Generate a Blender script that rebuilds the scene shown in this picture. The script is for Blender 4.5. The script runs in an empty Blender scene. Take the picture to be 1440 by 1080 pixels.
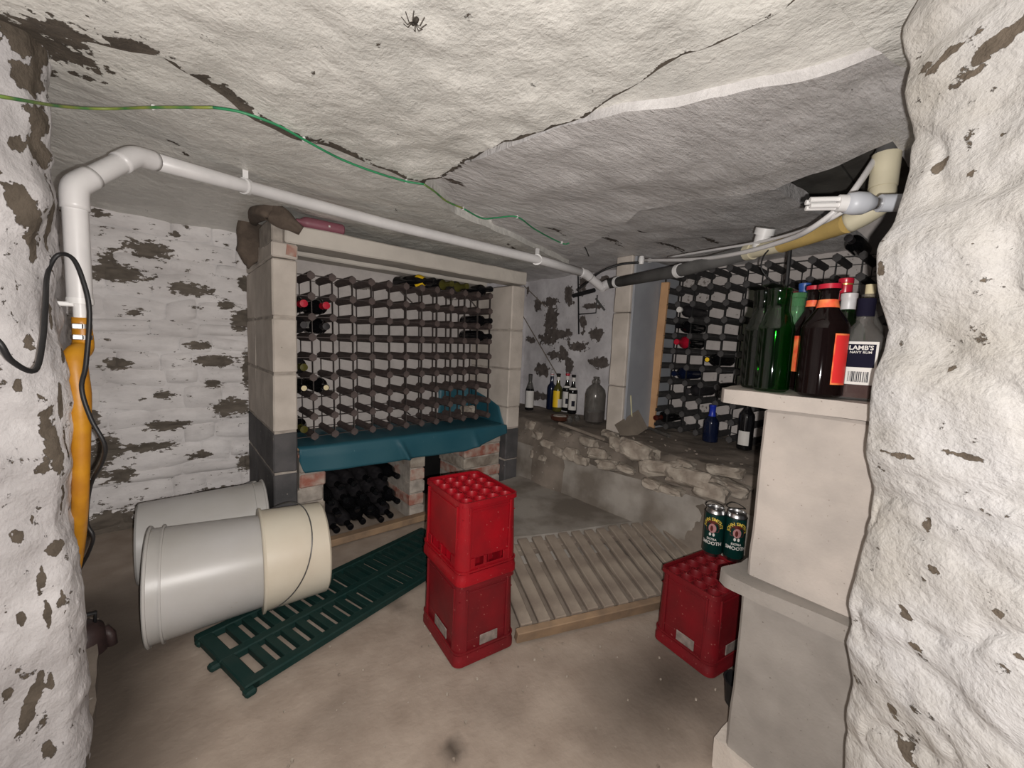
import bpy, math, random
import numpy as np
from mathutils import Vector, Matrix
random.seed(7)
PI = math.pi
col = bpy.context.scene.collection
sc = bpy.context.scene

# ------------------------------------------------------------------ camera
FOC = 571.79
YAW, PITCH, ROLL = 0.7080372, 0.0931165, -0.0457289
CAM = np.array([0.0, 0.0, 1.0])
_F = np.array([math.sin(YAW)*math.cos(PITCH), math.cos(YAW)*math.cos(PITCH), -math.sin(PITCH)])
_R0 = np.array([math.cos(YAW), -math.sin(YAW), 0.0]); _U0 = np.cross(_R0, _F)
_R = _R0*math.cos(ROLL) - _U0*math.sin(ROLL); _U = _R0*math.sin(ROLL) + _U0*math.cos(ROLL)
cam = bpy.data.objects.new('camera', bpy.data.cameras.new('camera'))
col.objects.link(cam)
m = Matrix.Identity(4)
for i in range(3):
    m[i][0] = _R[i]; m[i][1] = _U[i]; m[i][2] = -_F[i]; m[i][3] = CAM[i]
cam.matrix_world = m
cam.data.sensor_width = 36.0
cam.data.lens = 36.0*FOC/1440.0
cam.data.clip_start = 0.01
sc.camera = cam
def ray(x, y): return _F + _R*(x-720)/FOC - _U*(y-540)/FOC
def at(x, y, ax, val):           # point on the plane axis=val
    d = ray(x, y); k = 'uvz'.index(ax)
    return CAM + d*((val-CAM[k])/d[k])
def dp(x, y, t): return CAM + ray(x, y)*t

# ------------------------------------------------------------------ world, light, exposure
w = bpy.data.worlds.new('world'); sc.world = w; w.use_nodes = True
w.node_tree.nodes['Background'].inputs[0].default_value = (0.9, 0.88, 0.9, 1)
w.node_tree.nodes['Background'].inputs[1].default_value = 0.07
sc.view_settings.view_transform = 'Standard'; sc.view_settings.look = 'None'
sc.view_settings.gamma = 1.0; sc.view_settings.exposure = 0.0
sc.view_settings.use_curve_mapping = False
fl = bpy.data.lights.new('phone_flash', 'POINT'); fl.energy = 1.0; fl.shadow_soft_size = 0.004
fl.color = (1.0, 0.955, 0.92)
fl.use_nodes = True
nt = fl.node_tree; em = nt.nodes.get('Emission') or nt.nodes.new('ShaderNodeEmission')
fo = nt.nodes.new('ShaderNodeLightFalloff'); fo.inputs['Strength'].default_value = 41.0
nt.links.new(fo.outputs['Linear'], em.inputs['Strength'])
flo = bpy.data.objects.new('phone_flash', fl); col.objects.link(flo)
flo.location = Vector(CAM + _R*0.022 - _U*0.014 + _F*0.0)

# ------------------------------------------------------------------ noise
def _hash(i, j, k):
    n = (i*374761393 + j*668265263 + k*2147483647) & 0xFFFFFFFF
    n = ((n ^ (n >> 13))*1274126177) & 0xFFFFFFFF
    n = ((n ^ (n >> 15))*2246822519) & 0xFFFFFFFF
    return ((n ^ (n >> 16)) & 0xFFFFFF)/float(0xFFFFFF)
def vnoise(P, scale=1.0):
    P = np.asarray(P, float)*scale + 531.7
    i = np.floor(P).astype(np.int64); f = P-i; f = f*f*(3-2*f)
    r = 0
    for dx in (0, 1):
        for dy in (0, 1):
            for dz in (0, 1):
                wgt = (f[:, 0] if dx else 1-f[:, 0])*(f[:, 1] if dy else 1-f[:, 1])*(f[:, 2] if dz else 1-f[:, 2])
                r = r + wgt*_hash(i[:, 0]+dx, i[:, 1]+dy, i[:, 2]+dz)
    return r*2-1
def fbm(P, scale, octv=4, gain=0.5):
    r = 0; a = 1; s = 0
    for o in range(octv):
        r = r + a*vnoise(np.asarray(P)+o*3.17, scale*2**o); s += a; a *= gain
    return r/s

# ------------------------------------------------------------------ materials
def mat(name, color, rough=0.6, metal=0.0, **kw):
    m = bpy.data.materials.new(name); m.use_nodes = True
    nt = m.node_tree; b = nt.nodes['Principled BSDF']
    b.inputs['Roughness'].default_value = rough; b.inputs['Metallic'].default_value = metal
    c = tuple(color)+(1,)
    tc = nt.nodes.new('ShaderNodeTexCoord')
    n = nt.nodes.new('ShaderNodeTexNoise'); n.inputs['Scale'].default_value = kw.get('scale', 12)
    n.inputs['Detail'].default_value = 6
    nt.links.new(tc.outputs['Object'], n.inputs['Vector'])
    r = nt.nodes.new('ShaderNodeValToRGB')
    v = kw.get('var', 0.15); c2 = kw.get('color2')
    lo = tuple(x*(1-v) for x in color)+(1,) if c2 is None else tuple(c2)+(1,)
    hi = tuple(min(1, x*(1+v)) for x in color)+(1,) if c2 is None else c
    r.color_ramp.elements[0].position = kw.get('p0', 0.35); r.color_ramp.elements[1].position = kw.get('p1', 0.65)
    r.color_ramp.elements[0].color = lo; r.color_ramp.elements[1].color = hi
    nt.links.new(n.outputs['Fac'], r.inputs['Fac'])
    last = r.outputs['Color']
    if kw.get('spot'):          # small specks of dust or dirt
        sn = nt.nodes.new('ShaderNodeTexNoise'); sn.inputs['Scale'].default_value = kw.get('spot_scale', 90); sn.inputs['Detail'].default_value = 3
        nt.links.new(tc.outputs['Object'], sn.inputs['Vector'])
        sr = nt.nodes.new('ShaderNodeMapRange'); sr.inputs[1].default_value = kw.get('spot_th', 0.66); sr.inputs[2].default_value = kw.get('spot_th', 0.66)+0.04
        nt.links.new(sn.outputs['Fac'], sr.inputs[0])
        mx = nt.nodes.new('ShaderNodeMix'); mx.data_type = 'RGBA'
        mx.inputs[7].default_value = tuple(kw['spot'])+(1,)
        nt.links.new(sr.outputs[0], mx.inputs[0]); nt.links.new(last, mx.inputs[6]); last = mx.outputs[2]
    nt.links.new(last, b.inputs['Base Color'])
    if kw.get('bump', 0.1) > 0:
        n2 = nt.nodes.new('ShaderNodeTexNoise'); n2.inputs['Scale'].default_value = kw.get('bscale', 60); n2.inputs['Detail'].default_value = 5
        nt.links.new(tc.outputs['Object'], n2.inputs['Vector'])
        bp = nt.nodes.new('ShaderNodeBump'); bp.inputs['Strength'].default_value = kw.get('bump', 0.1); bp.inputs['Distance'].default_value = kw.get('bdist', 0.004)
        nt.links.new(n2.outputs['Fac'], bp.inputs['Height']); nt.links.new(bp.outputs['Normal'], b.inputs['Normal'])
    if kw.get('spec') is not None: b.inputs['Specular IOR Level'].default_value = kw['spec']
    if kw.get('sss'):
        b.inputs['Subsurface Weight'].default_value = kw['sss']; b.inputs['Subsurface Radius'].default_value = (0.02, 0.02, 0.02)
    return m

def plaster(name, white, tint, stone, rough=0.75, stretch=(1, 1, 1), speck=0.70, bump=0.35, fine=45, gloss=0.5):
    """whitewash over stone: the vertex attribute 'peel' holds where the paint has come off"""
    m = bpy.data.materials.new(name); m.use_nodes = True
    nt = m.node_tree; L = nt.links; b = nt.nodes['Principled BSDF']
    tc = nt.nodes.new('ShaderNodeTexCoord'); mp = nt.nodes.new('ShaderNodeMapping')
    mp.inputs['Scale'].default_value = stretch; L.new(tc.outputs['Object'], mp.inputs['Vector'])
    def noise(s, d=6, ro=0.55):
        n = nt.nodes.new('ShaderNodeTexNoise'); n.inputs['Scale'].default_value = s; n.inputs['Detail'].default_value = d
        n.inputs['Roughness'].default_value = ro; L.new(mp.outputs[0], n.inputs['Vector']); return n.outputs['Fac']
    def mr(src, a, b2, c=0, d=1):
        n = nt.nodes.new('ShaderNodeMapRange'); n.inputs[1].default_value = a; n.inputs[2].default_value = b2
        n.inputs[3].default_value = c; n.inputs[4].default_value = d; L.new(src, n.inputs[0]); return n.outputs[0]
    def mth(op, a, b2):
        n = nt.nodes.new('ShaderNodeMath'); n.operation = op
        for k, s in enumerate((a, b2)):
            if isinstance(s, float): n.inputs[k].default_value = s
            else: L.new(s, n.inputs[k])
        return n.outputs[0]
    def mix(f, a, b2):
        n = nt.nodes.new('ShaderNodeMix'); n.data_type = 'RGBA'; L.new(f, n.inputs[0])
        for k, s in ((6, a), (7, b2)):
            if isinstance(s, tuple): n.inputs[k].default_value = s+(1,)
            else: L.new(s, n.inputs[k])
        return n.outputs[2]
    at_ = nt.nodes.new('ShaderNodeAttribute'); at_.attribute_name = 'peel'
    fn = noise(fine, 8, 0.6)
    pk = mth('ADD', at_.outputs['Fac'], mth('MULTIPLY', mth('SUBTRACT', fn, 0.5), 3.0))
    peel = mr(pk, 0.47, 0.53)
    sp = mr(noise(fine*0.55, 7, 0.7), speck, speck+0.02)
    peel = mth('MAXIMUM', peel, sp)
    wcol = mix(mr(noise(5, 5), 0.35, 0.7), white, tint)
    wcol = mix(mr(noise(28, 6, 0.65), 0.45, 0.8, 0, 0.35), wcol, tuple(x*0.7 for x in tint))
    scol = mix(mr(noise(24, 6), 0.3, 0.7), tuple(x*0.55 for x in stone), stone)
    L.new(mix(peel, wcol, scol), b.inputs['Base Color'])
    b.inputs['Roughness'].default_value = rough
    L.new(mr(peel, 0, 1, rough-0.12, 0.95), b.inputs['Roughness'])
    b.inputs['Specular IOR Level'].default_value = gloss
    h = mth('ADD', mth('MULTIPLY', noise(22, 8, 0.6), 1.0), mth('MULTIPLY', noise(110, 4), 0.25))
    h = mth('SUBTRACT', h, mth('MULTIPLY', peel, 0.5))
    bp = nt.nodes.new('ShaderNodeBump'); bp.inputs['Strength'].default_value = bump; bp.inputs['Distance'].default_value = 0.012
    L.new(h, bp.inputs['Height']); L.new(bp.outputs['Normal'], b.inputs['Normal'])
    return m

def glass(name, tint, rough=0.03, dirty=0.0):
    m = bpy.data.materials.new(name); m.use_nodes = True; nt = m.node_tree; nt.nodes.clear()
    o = nt.nodes.new('ShaderNodeOutputMaterial')
    t = nt.nodes.new('ShaderNodeBsdfTransparent'); t.inputs[0].default_value = tuple(tint)+(1,)
    g = nt.nodes.new('ShaderNodeBsdfGlossy'); g.inputs['Roughness'].default_value = rough; g.inputs[0].default_value = (0.9, 0.9, 0.9, 1)
    lw = nt.nodes.new('ShaderNodeLayerWeight'); lw.inputs[0].default_value = 0.35
    mr = nt.nodes.new('ShaderNodeMapRange'); mr.inputs[3].default_value = 0.03; mr.inputs[4].default_value = 0.22
    nt.links.new(lw.outputs['Facing'], mr.inputs[0])
    d = nt.nodes.new('ShaderNodeBsdfDiffuse'); d.inputs[0].default_value = tuple(min(1, x*0.6+0.02) for x in tint)+(1,)
    n = nt.nodes.new('ShaderNodeTexNoise'); n.inputs['Scale'].default_value = 30
    tc = nt.nodes.new('ShaderNodeTexCoord'); nt.links.new(tc.outputs['Object'], n.inputs['Vector'])
    m2 = nt.nodes.new('ShaderNodeMapRange'); m2.inputs[1].default_value = 0.3; m2.inputs[2].default_value = 0.8
    m2.inputs[3].default_value = dirty*0.5; m2.inputs[4].default_value = dirty; nt.links.new(n.outputs['Fac'], m2.inputs[0])
    mx = nt.nodes.new('ShaderNodeMixShader'); my = nt.nodes.new('ShaderNodeMixShader')
    nt.links.new(m2.outputs[0], my.inputs[0]); nt.links.new(t.outputs[0], my.inputs[1]); nt.links.new(d.outputs[0], my.inputs[2])
    nt.links.new(mr.outputs[0], mx.inputs[0]); nt.links.new(my.outputs[0], mx.inputs[1]); nt.links.new(g.outputs[0], mx.inputs[2])
    nt.links.new(mx.outputs[0], o.inputs[0])
    return m

M = {}
M['wash'] = plaster('whitewashed_stone', (0.78, 0.75, 0.74), (0.60, 0.57, 0.56), (0.17, 0.145, 0.12), stretch=(0.7, 0.7, 1.6), speck=0.615, gloss=0.2)
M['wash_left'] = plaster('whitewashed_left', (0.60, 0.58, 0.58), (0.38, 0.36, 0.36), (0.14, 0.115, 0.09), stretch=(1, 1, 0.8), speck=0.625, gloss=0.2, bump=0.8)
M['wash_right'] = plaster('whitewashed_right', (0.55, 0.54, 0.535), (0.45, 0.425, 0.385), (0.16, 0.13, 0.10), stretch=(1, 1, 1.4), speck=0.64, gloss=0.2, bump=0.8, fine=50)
M['ceil'] = plaster('whitewashed_slate', (0.80, 0.785, 0.735), (0.62, 0.61, 0.57), (0.11, 0.09, 0.07), rough=0.45, stretch=(1.2, 1.0, 1), speck=0.685, bump=0.7, gloss=0.45)
M['ceil_grey'] = plaster('greying_slate', (0.72, 0.70, 0.69), (0.54, 0.52, 0.51), (0.11, 0.09, 0.075), rough=0.5, stretch=(0.8, 2.0, 1), speck=0.71, bump=0.7, gloss=0.35)
M['alcove'] = plaster('mottled_alcove', (0.62, 0.60, 0.61), (0.44, 0.42, 0.43), (0.13, 0.11, 0.10), speck=0.68, gloss=0.2, fine=26)
M['recess'] = plaster('rack_recess', (0.52, 0.48, 0.455), (0.42, 0.385, 0.365), (0.22, 0.195, 0.175), speck=0.74, gloss=0.1, bump=0.2)
M['floor'] = mat('floor_concrete', (0.375, 0.31, 0.255), 0.8, color2=(0.27, 0.215, 0.172), scale=9, p0=0.3, p1=0.7, bump=0.5, bscale=60, spot=(0.5, 0.46, 0.42), spot_scale=70, spot_th=0.76)
M['slab'] = mat('pale_concrete', (0.34, 0.31, 0.275), 0.85, color2=(0.17, 0.145, 0.12), scale=4, p0=0.38, p1=0.58, bump=0.4)
M['ledge'] = mat('dusty_ledge', (0.24, 0.20, 0.165), 0.9, color2=(0.12, 0.098, 0.078), scale=6, bump=0.6, bscale=35, spot=(0.33, 0.3, 0.27), spot_th=0.68, spot_scale=40)
M['rubble'] = mat('rubble_stone', (0.42, 0.37, 0.31), 0.9, color2=(0.22, 0.18, 0.145), scale=14, bump=0.8, bscale=40, bdist=0.008)
M['block'] = mat('cream_block', (0.60, 0.54, 0.48), 0.85, color2=(0.46, 0.41, 0.36), scale=7, bump=0.35, bscale=110, spot=(0.3, 0.26, 0.22), spot_scale=50, spot_th=0.72)
M['block_pink'] = mat('pinkish_block', (0.45, 0.40, 0.36), 0.85, color2=(0.35, 0.315, 0.285), scale=9, bump=0.35, bscale=160, bdist=0.002, spot=(0.24, 0.2, 0.17), spot_scale=130, spot_th=0.70)
M['block_low'] = mat('grey_block', (0.29, 0.265, 0.24), 0.85, color2=(0.22, 0.20, 0.18), scale=9, bump=0.35, bscale=160, bdist=0.002, spot=(0.16, 0.14, 0.12), spot_scale=120, spot_th=0.70)
M['block_dark'] = mat('dark_block', (0.095, 0.09, 0.092), 0.8, color2=(0.05, 0.05, 0.052), scale=9, bump=0.35, bscale=90, spot=(0.3, 0.27, 0.24), spot_scale=36, spot_th=0.69)
M['lintel'] = mat('lintel_concrete', (0.62, 0.575, 0.51), 0.8, color2=(0.52, 0.48, 0.43), scale=5, bump=0.12)
M['brick'] = mat('red_brick', (0.33, 0.12, 0.085), 0.85, color2=(0.46, 0.37, 0.31), scale=22, bump=0.5)
M['mortar'] = mat('mortar', (0.36, 0.32, 0.28), 0.9, var=0.25, scale=20, bump=0.6)
M['grey_paint'] = mat('grey_panel', (0.36, 0.375, 0.40), 0.7, color2=(0.29, 0.30, 0.325), scale=4, bump=0.08)
M['pine'] = mat('pine', (0.56, 0.33, 0.17), 0.6, color2=(0.47, 0.27, 0.14), scale=8, bump=0.1)
M['rack_wood'] = mat('rack_wood', (0.10, 0.073, 0.066), 0.7, color2=(0.06, 0.043, 0.04), scale=30, bump=0.15)
M['rack_wood2'] = mat('rack_wood_grey', (0.062, 0.058, 0.057), 0.7, color2=(0.035, 0.033, 0.033), scale=30, bump=0.15)
M['rack_metal'] = mat('rack_metal', (0.10, 0.085, 0.08), 0.5, metal=0.6, var=0.3, bump=0.05)
M['rack_metal2'] = mat('rack_metal_dark', (0.04, 0.04, 0.04), 0.5, metal=0.5, var=0.3, bump=0.05)
M['tarp'] = mat('teal_sheet', (0.015, 0.090, 0.125), 0.5, color2=(0.028, 0.108, 0.14), scale=5, bump=0.12, bscale=14, spot=(0.10, 0.20, 0.23), spot_scale=60, spot_th=0.73)
M['red'] = mat('red_crate_plastic', (0.34, 0.003, 0.010), 0.40, color2=(0.22, 0.005, 0.010), scale=9, bump=0.1, bscale=30, spot=(0.45, 0.16, 0.14), spot_scale=120, spot_th=0.70, spec=0.35)
M['red_dark'] = mat('red_crate_dusty', (0.19, 0.006, 0.011), 0.5, color2=(0.125, 0.008, 0.011), scale=9, bump=0.15, bscale=30, spot=(0.36, 0.13, 0.11), spot_scale=110, spot_th=0.69, spec=0.3)
M['greyplate'] = mat('grey_plate', (0.27, 0.22, 0.195), 0.8, color2=(0.15, 0.125, 0.11), scale=50)
M['green_mat'] = mat('green_plastic', (0.004, 0.025, 0.022), 0.6, color2=(0.011, 0.030, 0.026), scale=14, bump=0.15, spec=0.25)
M['wood_grey'] = mat('weathered_slat', (0.30, 0.25, 0.20), 0.85, color2=(0.19, 0.15, 0.12), scale=11, bump=0.4, bscale=60)
M['wood_brown'] = mat('brown_board', (0.30, 0.20, 0.12), 0.8, color2=(0.19, 0.13, 0.085), scale=12, bump=0.3)
M['bucket'] = mat('grey_translucent_bucket', (0.50, 0.49, 0.48), 0.36, color2=(0.44, 0.425, 0.40), scale=4, bump=0.04, spot=(0.36, 0.31, 0.24), spot_scale=22, spot_th=0.72)
M['bucket_cream'] = mat('cream_bucket', (0.68, 0.63, 0.52), 0.45, color2=(0.60, 0.53, 0.42), scale=4, bump=0.04, spot=(0.45, 0.36, 0.24), spot_scale=16, spot_th=0.72)
M['pvc'] = mat('white_pvc', (0.66, 0.645, 0.64), 0.35, var=0.05, bump=0.02)
M['pvc_cream'] = mat('cream_pvc', (0.60, 0.55, 0.40), 0.5, var=0.06, bump=0.03)
M['tape'] = mat('yellow_tape', (0.52, 0.37, 0.13), 0.55, var=0.12, bump=0.15)
M['foam'] = mat('grey_foam', (0.085, 0.083, 0.08), 0.8, var=0.2, bump=0.15)
M['white_pl'] = mat('white_plastic', (0.74, 0.73, 0.72), 0.4, var=0.04, bump=0.02)
M['lampwhite'] = mat('lamp_plastic', (0.5, 0.52, 0.56), 0.4, var=0.04, bump=0.02)
M['hose'] = mat('orange_hose', (0.55, 0.25, 0.012), 0.45, color2=(0.42, 0.17, 0.012), scale=16, bump=0.25, bscale=28, bdist=0.006)
M['steel'] = mat('steel', (0.62, 0.62, 0.62), 0.3, metal=1.0, var=0.08, bump=0.03)
M['wire'] = mat('bucket_wire', (0.20, 0.20, 0.20), 0.4, metal=0.8, bump=0.02)
M['black'] = mat('black_rubber', (0.013, 0.013, 0.014), 0.5, var=0.2, bump=0.05)
M['bin_shade'] = mat('bin_shade', (0.008, 0.008, 0.008), 0.9, var=0.2, bump=0.1, spec=0.1)
M['dark'] = mat('dark_timber', (0.10, 0.095, 0.082), 0.85, color2=(0.055, 0.05, 0.043), scale=9, bump=0.5)
M['greenwire'] = mat('green_wire', (0.03, 0.24, 0.10), 0.45, var=0.2, bump=0.02)
M['yelwire'] = mat('green_yellow_wire', (0.26, 0.30, 0.06), 0.45, color2=(0.05, 0.20, 0.06), scale=18, bump=0.02)
M['rag'] = mat('brown_rag', (0.17, 0.13, 0.10), 0.95, color2=(0.10, 0.075, 0.058), scale=10, bump=0.8, bscale=28, bdist=0.01)
M['mauve'] = mat('mauve_plastic', (0.26, 0.09, 0.12), 0.5, color2=(0.22, 0.08, 0.10), scale=10, bump=0.05)
M['g_black'] = mat('black_glass', (0.006, 0.006, 0.007), 0.07, var=0.1, bump=0, spec=0.6)
M['g_brown'] = mat('brown_black_glass', (0.006, 0.003, 0.003), 0.05, var=0.1, bump=0, spec=0.25)
M['g_olive'] = mat('olive_glass', (0.09, 0.085, 0.02), 0.12, color2=(0.06, 0.055, 0.012), scale=9, bump=0, spec=0.5)
M['g_dusty'] = mat('dusty_glass', (0.035, 0.032, 0.034), 0.35, color2=(0.014, 0.013, 0.015), scale=20, bump=0.05)
M['g_blue'] = mat('blue_black_glass', (0.006, 0.010, 0.03), 0.1, var=0.1, bump=0)
M['g_green'] = glass('green_glass', (0.05, 0.42, 0.06), dirty=0.015)
M['g_darkgreen'] = glass('dark_green_glass', (0.10, 0.19, 0.09), dirty=0.03)
M['g_lime'] = glass('lime_glass', (0.35, 0.75, 0.42), dirty=0.3)
M['g_clear'] = glass('clear_glass', (0.78, 0.76, 0.74), dirty=0.12)
M['g_smoke'] = glass('dusty_clear_glass', (0.55, 0.53, 0.50), dirty=0.30)
M['rum'] = mat('dark_rum', (0.06, 0.010, 0.006), 0.1, var=0.1, bump=0)
M['yellow_l'] = mat('yellow_label', (0.85, 0.55, 0.015), 0.5, var=0.05, bump=0)
M['paper'] = mat('paper_label', (0.62, 0.60, 0.57), 0.7, var=0.05, bump=0.02)
M['ink'] = mat('label_ink', (0.02, 0.02, 0.03), 0.8, bump=0, spec=0.1)
M['navy_l'] = mat('navy_label', (0.008, 0.007, 0.018), 0.8, bump=0, spec=0.1)
M['red_l'] = mat('red_label', (0.72, 0.03, 0.03), 0.5, var=0.08, bump=0)
M['red_cap'] = mat('red_cap', (0.42, 0.01, 0.03), 0.3, var=0.08, bump=0)
M['orange_l'] = mat('orange_band', (0.85, 0.25, 0.08), 0.5, color2=(0.75, 0.07, 0.03), scale=60, bump=0)
M['gold'] = mat('gold_foil', (0.62, 0.40, 0.12), 0.3, metal=0.7, bump=0.05)
M['blue_l'] = mat('blue_foil', (0.02, 0.07, 0.26), 0.4, bump=0.02)
M['blue_neck'] = mat('bright_blue_foil', (0.012, 0.03, 0.35), 0.35, bump=0.02)
M['cork'] = mat('cork', (0.60, 0.52, 0.33), 0.8, bump=0.1)
M['white_cap'] = mat('white_cap', (0.55, 0.55, 0.56), 0.4, color2=(0.45, 0.42, 0.42), scale=40, bump=0.02)
M['can'] = mat('dark_green_can', (0.004, 0.035, 0.030), 0.3, var=0.1, bump=0, metal=0.2)
M['can_brown'] = mat('can_maroon', (0.10, 0.015, 0.012), 0.4, bump=0)
M['can_yellow'] = mat('can_yellow', (0.75, 0.55, 0.08), 0.5, bump=0)
M['can_pink'] = mat('can_pink', (0.42, 0.2, 0.2), 0.5, bump=0)
M['dish'] = mat('brown_dish', (0.07, 0.025, 0.015), 0.3, bump=0)
M['spider'] = mat('spider_brown', (0.03, 0.024, 0.018), 0.7, bump=0)
M['card'] = mat('grey_brown_card', (0.20, 0.165, 0.13), 0.85, color2=(0.14, 0.115, 0.09), scale=9, bump=0.3)
M['straw'] = mat('straw', (0.50, 0.47, 0.30), 0.6, bump=0.05)
M['pump'] = mat('dark_brown_pump', (0.045, 0.026, 0.024), 0.55, color2=(0.025, 0.014, 0.014), scale=20, bump=0.2)

# ------------------------------------------------------------------ mesh builder
class MB:
    def __init__(s): s.v = []; s.f = []
    def add(s, vs, fs, mtx=None):
        o = len(s.v)
        if mtx is not None: vs = [tuple(mtx @ Vector(p)) for p in vs]
        s.v += [tuple(map(float, p)) for p in vs]; s.f += [tuple(i+o for i in f) for f in fs]; return s
    def box(s, c, d, rot=None):
        hx, hy, hz = d[0]/2, d[1]/2, d[2]/2
        P = [Vector((x, y, z)) for x in (-hx, hx) for y in (-hy, hy) for z in (-hz, hz)]
        if rot is not None: P = [rot @ p for p in P]
        P = [p+Vector(c) for p in P]
        return s.add(P, [(0, 1, 3, 2), (4, 6, 7, 5), (0, 4, 5, 1), (2, 3, 7, 6), (0, 2, 6, 4), (1, 5, 7, 3)])
    def cbox(s, c, d, ch=0.004, rot=None):       # chamfered box
        hx, hy, hz = d[0]/2, d[1]/2, d[2]/2; P = []; idx = {}
        for sx in (-1, 1):
            for sy in (-1, 1):
                for sz in (-1, 1):
                    for k in range(3):
                        q = [sx*(hx-ch), sy*(hy-ch), sz*(hz-ch)]; q[k] += (sx, sy, sz)[k]*ch
                        idx[(sx, sy, sz, k)] = len(P); P.append(Vector(q))
        F = []
        for k in range(3):
            a, b = [i for i in range(3) if i != k]
            for sg in (-1, 1):
                loop = []
                for (p, q) in ((-1, -1), (1, -1), (1, 1), (-1, 1)):
                    t = [0, 0, 0]; t[k] = sg; t[a] = p; t[b] = q; loop.append(idx[(t[0], t[1], t[2], k)])
                F.append(tuple(loop if (sg == 1) != (k == 1) else loop[::-1]))
        for k in range(3):                        # edges parallel to k
            a, b = [i for i in range(3) if i != k]
            for p in (-1, 1):
                for q in (-1, 1):
                    t0 = [0, 0, 0]; t0[k] = -1; t0[a] = p; t0[b] = q; t1 = list(t0); t1[k] = 1
                    F.append((idx[(*t0, a)], idx[(*t1, a)], idx[(*t1, b)], idx[(*t0, b)]))
        for sx in (-1, 1):
            for sy in (-1, 1):
                for sz in (-1, 1): F.append(tuple(idx[(sx, sy, sz, k)] for k in range(3)))
        if rot is not None: P = [rot @ p for p in P]
        return s.add([p+Vector(c) for p in P], F)
    def tube(s, pts, r, n=10, cap=True, closed=False):
        pts = [Vector(p) for p in pts]; N = len(pts)
        rs = r if isinstance(r, (list, tuple)) else [r]*N
        vs = []; fs = []
        up = None
        for i, p in enumerate(pts):
            if closed: t = (pts[(i+1) % N]-pts[i-1]).normalized()
            else: t = (pts[min(i+1, N-1)]-pts[max(i-1, 0)]).normalized()
            if up is None:
                up = Vector((0, 0, 1)) if abs(t.z) < 0.9 else Vector((1, 0, 0))
            a = t.cross(up).normalized(); b = a.cross(t).normalized(); up = b
            for k in range(n):
                an = 2*PI*k/n; vs.append(p+a*math.cos(an)*rs[i]+b*math.sin(an)*rs[i])
        M_ = N if closed else N-1
        for i in range(M_):
            j = (i+1) % N
            for k in range(n):
                k2 = (k+1) % n; fs.append((i*n+k, i*n+k2, j*n+k2, j*n+k))
        if cap and not closed:
            fs.append(tuple(range(n))[::-1]); fs.append(tuple((N-1)*n+k for k in range(n)))
        return s.add(vs, fs)
    def lathe(s, prof, n=24, mtx=None, a0=0, a1=2*PI):
        full = abs(a1-a0-2*PI) < 1e-6; vs = []; fs = []; nn = n if full else n+1
        for (r, z) in prof:
            for k in range(nn):
                an = a0+(a1-a0)*k/n; vs.append((r*math.cos(an), r*math.sin(an), z))
        for i in range(len(prof)-1):
            for k in range(n):
                k2 = (k+1) % nn if full else k+1
                fs.append((i*nn+k, i*nn+k2, (i+1)*nn+k2, (i+1)*nn+k))
        if full:
            if prof[0][0] > 1e-4: fs.append(tuple(range(nn))[::-1])
            if prof[-1][0] > 1e-4: fs.append(tuple((len(prof)-1)*nn+k for k in range(nn)))
        return s.add(vs, fs, mtx)
    def build(s, name, mt, parent=None, smooth=False, loc=None):
        me = bpy.data.meshes.new(name); me.from_pydata(s.v, [], s.f); me.validate(); me.update()
        import bmesh
        bm = bmesh.new(); bm.from_mesh(me); bmesh.ops.recalc_face_normals(bm, faces=bm.faces); bm.to_mesh(me); bm.free()
        if mt is not None: me.materials.append(M[mt] if isinstance(mt, str) else mt)
        if smooth:
            me.polygons.foreach_set('use_smooth', [True]*len(me.polygons))
            if smooth != 'all':
                try: me.set_sharp_from_angle(angle=math.radians(40))
                except Exception: pass
        o = bpy.data.objects.new(name, me); col.objects.link(o)
        if parent is not None: o.parent = parent
        if loc is not None: o.location = loc
        return o
def tag(o, label=None, cat=None, group=None, kind=None):
    if label: o['label'] = label
    if cat: o['category'] = cat
    if group: o['group'] = group
    if kind: o['kind'] = kind
    return o
def thing(name, label, cat, loc=(0, 0, 0), rz=0, group=None):
    o = bpy.data.objects.new(name, None); col.objects.link(o); o.empty_display_size = 0.05
    o.location = Vector([float(a) for a in loc]); o.rotation_euler = (0, 0, rz)
    return tag(o, label, cat, group)
def copy_tree(o, parent=None):
    c = o.copy(); col.objects.link(c); c.parent = parent
    for ch in list(o.children): copy_tree(ch, c)
    return c
def linked(src, name, parent, loc, rot=None):
    o = bpy.data.objects.new(name, src.data); col.objects.link(o); o.parent = parent; o.location = loc
    if rot: o.rotation_euler = rot
    return o
def add_peel(me, fn):
    P = np.zeros(len(me.vertices)*3); me.vertices.foreach_get('co', P); P = P.reshape(-1, 3)
    a = me.attributes.new('peel', 'FLOAT', 'POINT'); a.data.foreach_set('value', fn(P).astype(np.float32))
def spots(lst, axes, wob=0.5, sc_=14.0):
    """lst: (a, b, half-width, half-height, tilt) ellipses on the wall plane"""
    A = np.array([[*s[:4], s[4] if len(s) > 4 else 0.0] for s in lst])
    def fn(P):
        n1 = fbm(P, sc_, 3)*wob; best = np.full(len(P), -3.0)
        for a, b, ha, hb, t in A:
            x = P[:, axes[0]]-a; y = P[:, axes[1]]-b
            xx = x*math.cos(t)+y*math.sin(t); yy = -x*math.sin(t)+y*math.cos(t)
            best = np.maximum(best, 1.0-np.sqrt((xx/ha)**2+(yy/hb)**2))
        return np.clip(best*1.3+n1*0.8+0.35, -0.6, 1.3)
    return fn
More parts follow.
